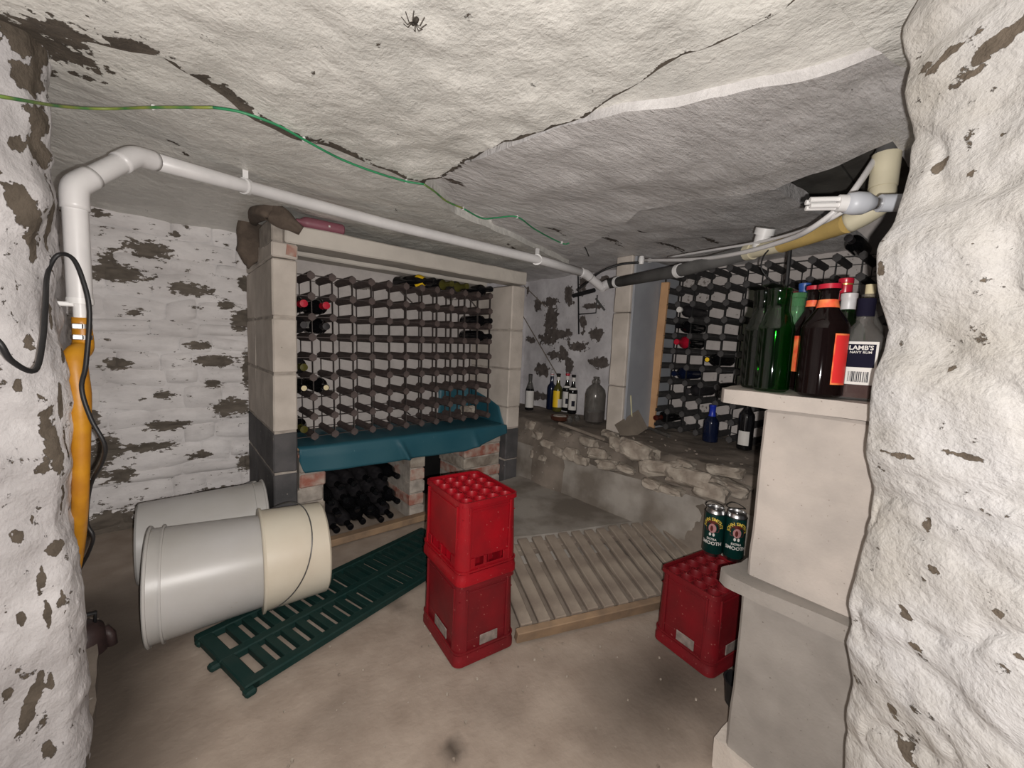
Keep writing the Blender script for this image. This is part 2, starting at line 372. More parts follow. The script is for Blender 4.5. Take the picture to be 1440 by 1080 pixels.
def grid_mesh(name, mt, P, nu, nv, parent=None, peel=None, flip=False):
    """P: (nu*nv,3) array"""
    f = []
    for i in range(nu-1):
        for j in range(nv-1):
            q = (i*nv+j, (i+1)*nv+j, (i+1)*nv+j+1, i*nv+j+1); f.append(q[::-1] if flip else q)
    me = bpy.data.meshes.new(name); me.from_pydata(P.tolist(), [], f); me.materials.append(M[mt])
    me.polygons.foreach_set('use_smooth', [True]*len(me.polygons))
    if peel is not None: add_peel(me, peel)
    o = bpy.data.objects.new(name, me); col.objects.link(o)
    if parent is not None: o.parent = parent
    return o

# ------------------------------------------------------------------ setting: floor
def rough_floor():
    nu, nv = 150, 150
    U_, V_ = np.meshgrid(np.linspace(-1.2, 2.0, nu), np.linspace(-1.2, 2.9, nv), indexing='ij')
    P = np.stack([U_.ravel(), V_.ravel(), np.zeros(nu*nv)], 1)
    P[:, 2] = fbm(P, 3.0, 4)*0.008-0.008
    ka = at(118, 870, 'z', .0); kb_ = at(108, 1035, 'z', .0)
    lim = kb_[0]+(P[:, 1]-kb_[1])*(ka[0]-kb_[0])/(ka[1]-kb_[1])
    pit = (P[:, 0] < lim) & (P[:, 0] > -0.6) & (P[:, 1] > 1.36) & (P[:, 1] < 1.95)
    P[pit, 2] = -0.25
    return grid_mesh('floor', 'floor', P, nu, nv)
flr = tag(rough_floor(), kind='structure')
def floor_dark(P):  # mask that darkens the floor in patches, mostly left and right
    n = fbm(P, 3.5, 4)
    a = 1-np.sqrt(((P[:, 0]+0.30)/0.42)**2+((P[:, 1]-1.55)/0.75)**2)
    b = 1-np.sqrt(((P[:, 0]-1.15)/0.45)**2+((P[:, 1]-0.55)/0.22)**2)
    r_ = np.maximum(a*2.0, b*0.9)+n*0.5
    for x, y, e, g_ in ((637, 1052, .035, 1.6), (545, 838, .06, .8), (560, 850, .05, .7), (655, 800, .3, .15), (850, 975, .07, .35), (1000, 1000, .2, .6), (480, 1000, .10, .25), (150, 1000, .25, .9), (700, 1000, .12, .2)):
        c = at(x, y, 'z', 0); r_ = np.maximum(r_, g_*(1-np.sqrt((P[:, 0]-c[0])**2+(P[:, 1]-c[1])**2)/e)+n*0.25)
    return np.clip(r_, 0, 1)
add_peel(flr.data, floor_dark)
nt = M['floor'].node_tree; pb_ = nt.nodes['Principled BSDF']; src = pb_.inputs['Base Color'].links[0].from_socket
aa = nt.nodes.new('ShaderNodeAttribute'); aa.attribute_name = 'peel'; mm = nt.nodes.new('ShaderNodeMix'); mm.data_type = 'RGBA'  # on the floor this attribute carries the darker patches
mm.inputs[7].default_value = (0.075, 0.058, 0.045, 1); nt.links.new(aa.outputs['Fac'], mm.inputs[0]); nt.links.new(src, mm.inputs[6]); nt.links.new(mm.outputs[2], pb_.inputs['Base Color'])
under = MB().box((0.6, 0.8, -0.32), (4.2, 4.4, 0.06)).build('floor', 'floor'); tag(under, kind='structure')

# raised concrete platform in front of the ledge
def solid_patch(name, mt, pts, z0, z1, parent=None, step=0.05, amp=0.01, fr=7, kind=None, peel=None, side='top', keep_edge=False, ridge=0):
    import bmesh
    bm = bmesh.new(); vs = [bm.verts.new((p[0], p[1], z0)) for p in pts]; bm.faces.new(vs)
    r = bmesh.ops.extrude_face_region(bm, geom=list(bm.faces))
    for v in [g for g in r['geom'] if isinstance(g, bmesh.types.BMVert)]: v.co.z = z1
    xs = [p[0] for p in pts]; ys = [p[1] for p in pts]
    for ax, a, b in ((0, min(xs), max(xs)), (1, min(ys), max(ys))):
        x = a+step
        while x < b:
            n = [0, 0, 0]; n[ax] = 1; c = [0, 0, 0]; c[ax] = x
            bmesh.ops.bisect_plane(bm, geom=bm.verts[:]+bm.edges[:]+bm.faces[:], plane_co=c, plane_no=n); x += step
    bmesh.ops.recalc_face_normals(bm, faces=bm.faces)
    P = np.array([v.co[:] for v in bm.verts]); d = fbm(P, fr, 4)*amp
    if ridge: d = d+ridge*(np.abs(vnoise(P+3, 4.2))+0.5*np.abs(vnoise(P+8, 10))-0.6)
    e1 = fbm(P+7, fr*1.3, 3)*amp*(0.3 if keep_edge else 1.0); e2 = fbm(P+17, fr*1.3, 3)*amp*(0.3 if keep_edge else 1.0)
    for v, a, b, c in zip(bm.verts, d, e1, e2): v.co += Vector((b, c, a))
    me = bpy.data.meshes.new(name); bm.to_mesh(me); bm.free(); me.materials.append(M[mt])
    me.polygons.foreach_set('use_smooth', [True]*len(me.polygons))
    try: me.set_sharp_from_angle(angle=math.radians(50))
    except Exception: pass
    if peel is not None: add_peel(me, peel)
    o = bpy.data.objects.new(name, me); col.objects.link(o)
    if parent is not None: o.parent = parent
    if kind: o['kind'] = kind
    return o
tag(solid_patch('floor', 'slab', [(1.09, 1.44), (1.17, 1.35), (1.40, 1.25), (1.67, 1.16), (1.95, 1.06), (1.95, 2.7), (1.84, 2.7), (1.84, 1.98), (1.15, 1.98), (1.07, 1.7)], -0.02, 0.128, step=0.06, amp=0.014, fr=5), kind='structure')

# ------------------------------------------------------------------ walls
def wall_patch(name, mt, o, a, b, na, nb, normal, amp=0.012, fr=6, peel=None, parent=None, extra=None):
    """o + s*a + t*b displaced along normal"""
    o = np.array(o, float); a = np.array(a, float); b = np.array(b, float); n = np.array(normal, float)
    S, T = np.meshgrid(np.linspace(0, 1, na), np.linspace(0, 1, nb), indexing='ij')
    P = o+S.ravel()[:, None]*a+T.ravel()[:, None]*b
    d = fbm(P, fr, 5)*amp
    if extra is not None: d = d+extra(P)
    P = P+d[:, None]*n
    return grid_mesh(name, mt, P, na, nb, parent, peel)

# peeled places on the back wall, measured in the picture and laid on the wall plane v = 2.75
VB = 2.73
def on_back(l): 
    r = []
    for x, y, wx, wy in l:
        c = at(x, y, 'v', VB); e = at(x+wx, y, 'v', VB); g = at(x, y+wy, 'v', VB)
        r.append((c[0], c[2], abs(e[0]-c[0])+0.004, abs(g[2]-c[2])+0.004))
    return r
back_spots = on_back([(208, 352, 34, 13), (165, 385, 48, 13), (150, 372, 14, 22), (268, 408, 32, 9), (165, 512, 22, 9), (305, 508, 34, 8), (340, 450, 16, 18),
    (278, 485, 22, 5), (325, 572, 26, 13), (235, 598, 34, 7), (210, 628, 44, 6), (150, 630, 22, 22), (170, 668, 20, 13), (133, 655, 16, 18), (300, 540, 14, 5),
    (230, 555, 16, 6), (280, 640, 18, 5), (345, 400, 10, 12), (345, 650, 12, 12), (200, 265, 60, 5), (290, 280, 40, 5), (140, 300, 14, 6), (150, 735, 40, 18), (240, 712, 60, 9), (300, 695, 50, 9), (130, 590, 12, 14), (348, 520, 8, 30), (320, 430, 14, 5), (190, 440, 12, 4), (248, 330, 10, 4)])
peel_back = spots(back_spots, (0, 2), wob=0.45, sc_=22)
def low_dark(P, z0=0.42):
    return np.clip((z0-P[:, 2])*6, -2, 1.2)
pb = lambda P: np.maximum(peel_back(P), low_dark(P, 0.16+0.05*vnoise(P, 8)))
wb = wall_patch('wall_back', 'wash', (-0.62, VB+0.012, -0.03), (1.05, 0, 0), (0, 0, 1.75), 60, 90, (0, -1, 0), amp=0.006, fr=8, peel=pb)
tag(wb, kind='structure')
# individual stones of that wall: uneven courses, limewashed over
def stone_face(u0, u1, z0, z1, seed, v=VB, axis='v', nx=9, nz=6, proud=0.016):
    S, T = np.meshgrid(np.linspace(-1, 1, nx), np.linspace(-1, 1, nz), indexing='ij')
    s = S.ravel(); t = T.ravel()
    r = random.Random(seed)
    tl = r.uniform(-0.16, 0.16); sk = r.uniform(-0.3, 0.3)
    edge = np.maximum(np.abs(s)**5, np.abs(t)**4)
    pr = proud*r.uniform(0.5, 1.3)
    hz = (z1-z0)/2*(1-0.12*np.abs(s)**3)
    x = (u0+u1)/2+s*(u1-u0)/2*(1-0.07*np.abs(t)**3); z = (z0+z1)/2+t*hz+s*tl*(z1-z0)
    d = pr*(1-edge)-0.006*edge+sk*s*pr*0.6
    P = np.stack([x, np.full_like(x, v), z], 1)
    d = d+fbm(P+seed*0.37, 18, 4)*0.010
    if axis == 'v': P[:, 1] = v-d
    else: P = np.stack([v-d, P[:, 0], P[:, 2]], 1)
    return P, nx, nz
k = 0
z = 0.02
while z < 1.62:
    h = random.uniform(0.065, 0.125); u = -0.42-random.uniform(0, 0.1)
    while u < 0.37:
        L_ = random.uniform(0.12, 0.32)
        ja, jb = random.uniform(-.012, .012), random.uniform(-.012, .012); P, nx, nz = stone_face(u+0.001, min(u+L_, 0.38)-0.001, z+0.002+ja, z+h-0.002+jb, k, proud=0.012)
        grid_mesh('stone', 'wash', P, nx, nz, wb, pb); k += 1; u += L_
    z += h
# rest of the shell
tag(wall_patch('wall_recess', 'recess', (0.40, 2.44, 0.0), (1.40, 0, 0), (0, 0, 1.6), 60, 60, (0, -1, 0), amp=0.006, fr=6,
    peel=spots([(0.75, 1.31, .05, .006), (0.9, 1.30, .1, .004), (1.15, 1.28, .06, .004), (1.5, 1.3, .05, .005), (0.6, 1.1, .02, .01), (0.7, .9, .03, .008)], (0, 2), 0.3)), kind='structure')
alc = [(758, 372, 22, 6), (775, 425, 10, 8), (800, 415, 8, 16), (775, 448, 10, 18), (755, 430, 6, 10), (785, 470, 22, 9), (770, 478, 14, 10), (838, 470, 10, 10), (812, 487, 14, 8), (790, 495, 8, 14), (762, 520, 12, 10), (778, 500, 8, 7), (745, 478, 7, 5), (842, 510, 16, 9), (800, 515, 6, 12), (820, 455, 5, 14), (850, 395, 10, 6), (752, 555, 8, 8), (765, 558, 10, 5), (832, 430, 18, 5), (740, 410, 4, 8), (820, 400, 6, 20)]
peel_alc = []
for x, y, a_, b_ in alc:
    c = at(x, y, 'u', 2.45); e = at(x+a_, y, 'u', 2.45); g = at(x, y+b_, 'u', 2.45); peel_alc.append((c[1], c[2], abs(e[1]-c[1]), abs(g[2]-c[2])))
pf_alc = spots(peel_alc, (1, 2), 0.5, 12)
tag(wall_patch('wall_right', 'alcove', (2.45, 1.45, 0.3), (0, 1.42, 0), (0, 0, 1.4), 60, 60, (-1, 0, 0), amp=0.014, fr=7, peel=lambda P: pf_alc(P)), kind='structure')
tag(wall_patch('wall_back', 'alcove', (1.75, 2.72, 0.0), (0.8, 0, 0), (0, 0, 1.7), 40, 60, (0, -1, 0), amp=0.01, fr=7, peel=lambda P: fbm(P, 5, 3)*0.8), kind='structure')
tag(wall_patch('wall_right', 'recess', (2.74, -1.2, 0.0), (0, 2.75, 0), (0, 0, 1.9), 60, 60, (-1, 0, 0), amp=0.01, fr=6, peel=lambda P: fbm(P, 6, 3)*0.75), kind='structure')

# left wall, ending where the sump is; then the nook beside the back wall
def curve_wall(name, mt, path, z0, z1, npz, amp, peel, fr=7, bulge=None, per=8):
    pts = []
    for i in range(len(path)-1):
        for k_ in range(per):
            t = k_/per; pts.append(np.array(path[i])*(1-t)+np.array(path[i+1])*t)
    pts.append(np.array(path[-1])); pts = np.array(pts)
    for _ in range(3): pts[1:-1] = (pts[:-2]+2*pts[1:-1]+pts[2:])/4
    tan = np.gradient(pts, axis=0); tan /= np.linalg.norm(tan, axis=1)[:, None]+1e-9
    nor = np.stack([tan[:, 1], -tan[:, 0]], 1)
    N = len(pts); zs = np.linspace(z0, z1, npz)
    P = np.zeros((N, npz, 3)); P[:, :, 0] = pts[:, None, 0]; P[:, :, 1] = pts[:, None, 1]; P[:, :, 2] = zs[None]
    Q = P.reshape(-1, 3)
    d = fbm(Q, fr, 5)*amp
    if bulge is not None: d = d+bulge(Q, np.repeat(np.arange(N)/(N-1), npz))
    NN = np.repeat(nor, npz, axis=0)
    Q = Q.copy(); Q[:, 0] += NN[:, 0]*d; Q[:, 1] += NN[:, 1]*d
    return grid_mesh(name, mt, Q, N, npz, None, peel)
LW0 = np.array([-0.17, 1.26]); LWD = np.array([-0.40, 1.09])-LW0; LWD /= np.linalg.norm(LWD); LWN = np.array([-LWD[1], LWD[0]])
def lw_pt(x, y):
    d = ray(x, y); t = (LW0 @ LWN)/(d[:2] @ LWN); p = CAM+d*t; return (p[:2]-LW0) @ LWD, p[2]
lw_list = [(55, 215, 22, 26, .4), (20, 290, 22, 50, .5), (75, 310, 6, 45, 0), (48, 345, 7, 25, 0), (30, 60, 40, 34, .3), (30, 110, 34, 22, 0), (55, 170, 22, 22, 0), (20, 205, 16, 14, 0), (100, 70, 22, 16, 0),
    (62, 620, 14, 60, .1), (50, 660, 12, 12, 0), (18, 755, 9, 12, 0), (72, 770, 12, 10, 0), (50, 810, 7, 24, 0), (24, 870, 7, 13, 0), (56, 860, 5, 20, 0), (62, 955, 7, 16, 0), (38, 985, 10, 45, -.3), (5, 975, 8, 14, 0), (80, 560, 5, 30, 0),
    (88, 620, 4, 30, 0), (30, 480, 10, 12, 0), (78, 450, 4, 20, 0), (14, 540, 6, 10, 0), (85, 700, 3, 26, 0), (40, 730, 5, 8, 0), (75, 850, 4, 25, 0), (20, 400, 6, 10, 0), (60, 1050, 10, 14, 0), (90, 500, 4, 12, 0)]
lw_spots = []
for x, y, a_, b_, t_ in lw_list:
    c = lw_pt(x, y); e = lw_pt(x+a_, y); g = lw_pt(x, y+b_); lw_spots.append((c[0], c[1], abs(e[0]-c[0]), abs(g[1]-c[1]), -t_))
_plw = spots(lw_spots, (0, 1), 0.6, 30)
def plw(P):
    Q = np.stack([(P[:, :2]-LW0) @ LWD, P[:, 2], P[:, 0]], 1); return _plw(Q)
tag(curve_wall('wall_left', 'wash_left', [(-0.34, 2.9), (-0.34, 2.3), (-0.34, 1.55), (-0.27, 1.45), (-0.205, 1.40), (-0.172, 1.34), (-0.165, 1.28), (-0.185, 1.23), (-0.26, 1.175), (-0.42, 1.07), (-0.8, 0.8), (-1.3, 0.2)][::-1],
    -0.02, 1.75, 150, 0.030, plw, fr=9, per=12), kind='structure')

# right jamb: rough limewashed end of the wall the picture is taken past
sil = [(1300, -60), (1290, 0), (1264, 45), (1268, 60), (1276, 90), (1270, 130), (1283, 180), (1276, 240), (1262, 290), (1248, 322), (1232, 345), (1234, 400), (1246, 450), (1246, 480), (1228, 520), (1222, 570), (1217, 620), (1216, 640), (1228, 690), (1220, 740), (1208, 790), (1191, 850), (1196, 880), (1189, 905), (1200, 960), (1190, 1000), (1187, 1080), (1186, 1200)]
TJ = 0.60
_Fh = np.array([math.sin(YAW), math.cos(YAW), 0]); _Rh = np.array([math.cos(YAW), -math.sin(YAW), 0])
sz = []
for x, y in sil[::-1]:
    d = ray(x, y); t = TJ/(d @ _Fh); sz.append((1.0+t*d[2], t*(d @ _Rh)))
def jamb():
    npz = 170; zs = np.linspace(-0.02, 1.70, npz)
    xs = np.interp(zs, [a for a, b in sz], [b for a, b in sz])
    prof = [(0.62, 0.80), (0.40, 0.74), (0.15, 0.68), (0.04, 0.635), (0.0, 0.60), (-0.004, 0.56), (0.0, 0.50), (0.0, 0.42), (-0.005, 0.30), (0.0, 0.15), (0.01, 0.0), (0.03, -0.3), (0.2, -0.9)]
    pr = []
    for i in range(len(prof)-1):
        n_ = 12 if 3 <= i <= 8 else 5
        for k_ in range(n_):
            t = k_/n_; pr.append(np.array(prof[i])*(1-t)+np.array(prof[i+1])*t)
    pr.append(np.array(prof[-1])); pr = np.array(pr)
    for _ in range(2): pr[1:-1] = (pr[:-2]+2*pr[1:-1]+pr[2:])/4
    Fh = np.array([math.sin(YAW), math.cos(YAW)]); Rh = np.array([math.cos(YAW), -math.sin(YAW)])
    N = len(pr); P = np.zeros((N, npz, 3))
    # how strongly each column follows the outline of the far edge
    fol = np.clip(1-np.abs(pr[:, 1]-0.6)/0.30, 0, 1)
    mean = np.convolve(np.pad(xs, 20, mode='edge'), np.ones(41)/41, 'valid')
    for i in range(N):
        base = xs*fol[i]+mean*(1-fol[i])
        X = base+pr[i, 0]; Z = pr[i, 1]
        P[i, :, 0] = Fh[0]*Z+Rh[0]*X; P[i, :, 1] = Fh[1]*Z+Rh[1]*X; P[i, :, 2] = zs
    Q = P.reshape(-1, 3)
    fol_q = np.repeat(fol, npz)
    n = (fbm(Q, 9, 5)*0.010+fbm(Q*np.array([1, 1, 2.2]), 18, 3)*0.005-0.010*np.exp(-(vnoise(Q*np.array([1, 1, 2.0]), 6)/0.06)**2))*(1-0.6*fol_q**6)
    # hollows where beds of stone meet
    for zz, dep, wdt in ((1.205, 0.010, 0.008), (0.78, 0.009, 0.006), (0.86, 0.007, 0.006), (0.60, 0.008, 0.010), (1.42, 0.012, 0.012), (0.40, 0.010, 0.012), (1.03, 0.006, 0.008)):
        zc = zz+0.03*vnoise(Q+zz, 5)
        n = n-dep*np.exp(-((Q[:, 2]-zc)/wdt)**2)*(1-0.8*fol_q**6)
    Q = Q.copy(); Q[:, 0] -= Rh[0]*n; Q[:, 1] -= Rh[1]*n
    rsp = []
    Fh3, Rh3 = Fh, Rh
    def pk(Q):
        X = Q[:, 0]*Rh3[0]+Q[:, 1]*Rh3[1]; Z = Q[:, 0]*Fh3[0]+Q[:, 1]*Fh3[1]
        q2 = np.stack([Z, X, Q[:, 2]], 1)
        lst = []
        for x, y, a_, b_, t_ in ((1400, 55, 70, 14, -.3), (1330, 80, 26, 6, -.3), (1300, 95, 12, 6, 0), (1345, 240, 10, 5, 0), (1395, 180, 22, 3, -.1), (1300, 230, 12, 7, 0), (1245, 375, 10, 10, 0), (1275, 735, 9, 12, 0), (1285, 800, 18, 6, .4), (1375, 865, 9, 8, 0), (1405, 920, 13, 7, .3), (1235, 1055, 30, 14, .5), (1260, 905, 20, 5, .3), (1390, 290, 14, 4, -.2), (1350, 560, 5, 7, 0), (1320, 515, 5, 6, 0), (1240, 635, 40, 2.5, 0), (1370, 345, 12, 4, 0), (1340, 640, 30, 2, 0), (1225, 1000, 10, 12, 0), (1250, 860, 14, 8, 0)):
            # place on the reveal surface (X ~ mean line)
            d = ray(x, y); d0 = ray(720, 540)
            Xr = (d @ _Rh)/(d @ _Fh); Zs = min(0.59, 0.52/Xr); zc = 1+Zs/(d @ _Fh)*d[2]
            sc1 = Zs/FOC
            lst.append((Zs, zc, a_*sc1*0.9, b_*sc1, t_))
        return spots(lst, (0, 2), 0.6, 30)(q2)
    return grid_mesh('wall_right', 'wash_right', Q, N, npz, None, lambda p: pk(p))
tag(jamb(), kind='structure')

# ------------------------------------------------------------------ ceiling of whitewashed slate slabs
zA = 1.51
def zc(lst, z): return [tuple(at(x, y, 'z', z)[:2]) for x, y in lst]
crack = [(0, 15), (60, 40), (140, 62), (225, 80), (265, 110), (290, 125), (360, 165), (440, 200), (520, 232), (590, 254), (620, 250), (650, 232), (690, 205), (760, 182), (820, 160), (900, 112), (960, 75), (1040, 45), (1100, 15), (1140, -20)]
ck = zc(crack, zA)
pA = ck+[(1.25, 0.10), (1.3, -0.5), (-0.8, -0.5), (-0.8, 1.0), (-0.4, 1.08)]
pcrk = []
for i in range(len(ck)-1):
    a = np.array(ck[i]); b = np.array(ck[i+1]); c = (a+b)/2; d = b-a
    wd = {0: .03, 1: .06, 2: .05, 3: .008, 4: .03, 5: .034, 6: .034, 7: .030, 8: .02, 9: .016, 10: .008, 11: .010, 12: .008, 13: .005, 14: .004, 15: .007}.get(i, .003)
    pcrk.append((c[0], c[1], np.linalg.norm(d)*0.6, wd, math.atan2(d[1], d[0])))
for x, y, a_, b_, t_ in ((40, 62, .12, .05, 0.3), (60, 45, .07, .03, 0.6), (30, 95, .05, .05, 0), (110, 110, .04, .02, .3), (250, 212, .035, .012, .5), (265, 225, .02, .012, .5), (235, 205, .02, .01, .5), (130, 182, .012, .008, 0), (225, 155, .02, .006, .3), (470, 205, .03, .008, .4),
                         (780, 318, .10, .014, .2), (860, 352, .14, .02, .2), (900, 340, .05, .012, 0), (905, 300, .05, .006, 0), (560, 300, .03, .012, .9), (945, 360, .2, .02, 0), (1000, 350, .1, .015, 0), (720, 350, .12, .01, .6), (1010, 95, .03, .004, -.4), (600, 262, .05, .02, 0), (640, 250, .04, .016, 0)):
    c = at(x, y, 'z', 1.53); pcrk.append((c[0], c[1], a_, b_, t_))
pce = spots(pcrk, (0, 1), 0.45, 20)
def slab(mt, pts, z, th=0.06, amp=0.010, fr=6, step=0.03):
    return solid_patch('slab', mt, pts, z, z+th, ceiling, step=step, amp=amp, fr=fr, peel=pce, keep_edge=True, ridge=0.012)
ceiling = solid_patch('ceiling', 'dark', [(-1.3, -1.3), (3.0, -1.3), (3.0, 3.0), (-1.3, 3.0)], 1.80, 1.86, step=0.5, amp=0.004)
tag(ceiling, kind='structure')
slab('ceil', pA, zA, 0.07, amp=0.022, fr=6.0, step=0.016)
# slab beyond the crack to the left, its far side over the recess
ridge = zc([(600, 250), (640, 300), (720, 335), (800, 372)], 1.545)
pB = [(-1.2, 0.98)]+[(p[0]-0.02, p[1]-0.03) for p in zc(crack[:10], 1.545)]+ridge[1:]+[(2.0, 3.0), (-1.2, 3.0)]
slab('ceil', pB, 1.545, 0.06, amp=0.010, fr=5)
eC = [(850, 335), (900, 300), (960, 292), (1040, 277), (1090, 268), (1180, 235), (1255, 203)]
step1 = [(700, 215), (800, 178), (880, 160), (960, 150), (1040, 132), (1120, 118), (1190, 102), (1262, 78), (1330, 50)]
s1 = [(p[0]+.02, p[1]+.03) for p in zc(step1, 1.534)]
pC = [(p[0]-0.02, p[1]-0.03) for p in zc(crack[10:], 1.534)]+[(1.3, 0.0), (1.35, -0.2)]+s1[::-1]
slab('ceil', pC, 1.534, 0.05, amp=0.006, fr=6)
s1b = [(p[0], p[1]) for p in zc(step1, 1.505)]
eC3 = zc(eC, 1.505)
pD = zc([(618, 252), (650, 236)], 1.505)+s1b+[(1.9, 0.0), (1.7, 0.18)]+eC3[::-1]+zc([(800, 362), (720, 325), (655, 290)], 1.505)
slab('ceil_grey', pD, 1.515, 0.085, amp=0.010, fr=6)
pE = zc([(700, 300), (800, 340), (850, 325), (900, 292), (960, 284), (1040, 272), (1090, 268)], 1.565)+zc([(1135, 296)], 1.565)+[(1.80, 0.52), (2.9, 0.46), (2.9, 3.0), (1.95, 3.0)]
slab('ceil_grey', pE, 1.575, 0.05, amp=0.010, fr=6)
slab('ceil_grey', [(0.35, 0.85), (1.0, 0.75), (1.45, 1.1), (1.3, 1.9), (0.5, 1.75)], 1.585, 0.04, amp=0.006, fr=6)
# timber board closing the hole where the pipe goes up
bd = thing('timber_board', 'dark weathered timber board over the hole in the ceiling slabs', 'board', (1.75, 0.32, 1.68))
for i in range(3):
    MB().cbox((0, 0.16*i-0.16, 0), (1.1, 0.155, 0.03), 0.004).build('plank', 'dark', bd)

# ------------------------------------------------------------------ ledge along the right wall
def ledge():
    nu, nv = 90, 150
    U_, V_ = np.meshgrid(np.linspace(1.62, 2.78, nu), np.linspace(-0.6, 2.76, nv), indexing='ij')
    P = np.stack([U_.ravel(), V_.ravel(), np.zeros(nu*nv)], 1)
    edge = 1.80+0.05*vnoise(P*np.array([0, 1, 0]), 3.0)+0.10*np.clip((1.0-P[:, 1])/1.0, 0, 1)*0
    x = P[:, 0]-edge
    n = fbm(P, 9, 4)
    wallf = np.clip(x/0.035, 0, 1); wallf = wallf*wallf*(3-2*wallf)
    slope = np.clip((x-0.02)/0.10, 0, 1)
    P[:, 2] = 0.05+wallf*0.27+slope*0.17+n*0.012*wallf+np.where((x > 0.0) & (x < 0.14), fbm(P+9, 16, 3)*0.025, 0)
    P[:, 2] = np.minimum(P[:, 2], 0.5+n*0.005)
    return grid_mesh('ledge', 'ledge', P, nu, nv)
lg = tag(ledge(), kind='structure')
tag(wall_patch('trim_1', 'slab', (1.80, 0.3, 0.04), (0, 2.42, 0), (0.03, 0, 0.31), 70, 14, (-1, 0, 0), amp=0.022, fr=5), kind='structure')
def rock(name, mt, parent, c, d, rz, seed, sub=3, rough=0.42, tilt=(0, 0)):
    import bmesh
    bm = bmesh.new(); bmesh.ops.create_icosphere(bm, subdivisions=sub, radius=1.0)
    P = np.array([v.co[:] for v in bm.verts])
    P = np.sign(P)*np.abs(P)**0.50; P /= np.abs(P).max()
    P = P*(1+fbm(P+seed*3.3, 1.6, 4)[:, None]*rough)
    R = Matrix.Rotation(rz, 3, 'Z') @ Matrix.Rotation(tilt[0], 3, 'X') @ Matrix.Rotation(tilt[1], 3, 'Y')
    for v, p in zip(bm.verts, P): v.co = R @ Vector((p[0]*d[0]/2, p[1]*d[1]/2, p[2]*d[2]/2))
    me = bpy.data.meshes.new(name); bm.to_mesh(me); bm.free(); me.materials.append(M[mt])
    o = bpy.data.objects.new(name, me); col.objects.link(o); o.location = Vector([float(a) for a in c])
    if parent is not None: o.parent = parent
    return o
for i, (x, y, du, dv, dz, u_) in enumerate([
    (893, 636, .12, .16, .085, 1.80), (872, 628, .10, .14, .07, 1.83), (925, 660, .10, .17, .07, 1.76), (968, 675, .10, .20, .075, 1.72), (998, 694, .09, .12, .07, 1.70),
    (800, 640, .07, .08, .07, 1.80), (784, 637, .06, .06, .05, 1.81), (815, 648, .06, .09, .05, 1.80), (838, 640, .09, .12, .06, 1.84), (850, 655, .07, .10, .05, 1.80),
    (770, 625, .09, .10, .05, 1.84), (755, 612, .07, .08, .05, 1.86), (745, 600, .07, .07, .06, 1.90), (915, 682, .07, .08, .04, 1.72), (940, 690, .08, .09, .03, 1.70),
    (878, 660, .06, .08, .035, 1.78), (1015, 665, .12, .13, .05, 1.86), (1030, 690, .10, .10, .05, 1.80), (825, 622, .06, .10, .05, 1.88), (792, 612, .07, .12, .035, 1.9), (855, 612, .08, .09, .04, 1.92), (748, 640, .05, .06, .05, 1.83), (762, 645, .04, .05, .035, 1.80), (960, 655, .07, .08, .04, 1.82)]):
    c = at(x, y, 'u', u_)
    rock('stone', 'rubble', lg, (c[0]+du*0.3, c[1], c[2]), (du*1.1, dv*1.15, dz*1.1), random.uniform(-.3, .3), i, tilt=(random.uniform(-.2, .2), random.uniform(0.0, .5)))
c = at(815, 612, 'u', 1.84)
o_ = MB().cbox((0, 0, 0), (0.17, 0.34, 0.018), 0.004).build('slate', 'ledge', lg); o_.location = Vector(c)+Vector((0.07, 0, 0.0)); o_.rotation_euler = (0.12, 0.35, 0.1)
crumbs = MB(); rr = random.Random(4)
for i in range(110):
    if rr.random() < 0.85: p = (rr.uniform(1.80, 1.98), rr.uniform(0.5, 2.3), 0); zz = 0.40+ (p[0]-1.80)*0.5
    else: p = (rr.uniform(1.95, 2.3), rr.uniform(0.7, 1.4), 0); zz = 0.503
    s_ = rr.uniform(0.004, 0.012)
    crumbs.box((p[0], p[1], min(zz, .504)), (s_, s_*rr.uniform(.6, 1.4), s_*.7), Matrix.Rotation(rr.uniform(0, 3), 3, 'Z') @ Matrix.Rotation(rr.uniform(0, 1), 3, 'X'))
tag(crumbs.build('crumbled_mortar', 'ledge', lg), kind='stuff')

# ------------------------------------------------------------------ block pillars, lintel
def block(parent, x0, x1, y0, y1, z0, z1, mt, name='block', ch=0.006, seed=0):
    import bmesh
    bm = bmesh.new(); bmesh.ops.create_cube(bm, size=1.0)
    bmesh.ops.bevel(bm, geom=bm.edges[:], offset=0.03, segments=1, affect='EDGES')
    sx, sy, sz_ = x1-x0, y1-y0, z1-z0
    for v in bm.verts:
        q = []
        for a, s in zip(v.co, (sx, sy, sz_)):
            e = 0.5-abs(a); q.append(math.copysign(0.5*s-e/0.03*ch if e > 1e-6 else 0.5*s, a))
        v.co = Vector(q)
    for ax, s in enumerate((sx, sy, sz_)):
        n = max(1, int(s/0.05))
        for i in range(1, n):
            no = [0, 0, 0]; no[ax] = 1; co = [0, 0, 0]; co[ax] = -s/2+s*i/n
            bmesh.ops.bisect_plane(bm, geom=bm.verts[:]+bm.edges[:]+bm.faces[:], plane_co=co, plane_no=no)
    P = np.array([v.co[:] for v in bm.verts])+seed*1.7
    d = [fbm(P+k*9, 12, 3)*0.0035 for k in range(3)]
    for i, v in enumerate(bm.verts): v.co += Vector((d[0][i], d[1][i], d[2][i]))+Vector(((x0+x1)/2, (y0+y1)/2, (z0+z1)/2))
    bmesh.ops.recalc_face_normals(bm, faces=bm.faces)
    me = bpy.data.meshes.new(name); bm.to_mesh(me); bm.free(); me.materials.append(M[mt])
    o = bpy.data.objects.new(name, me); col.objects.link(o); o.parent = parent; return o
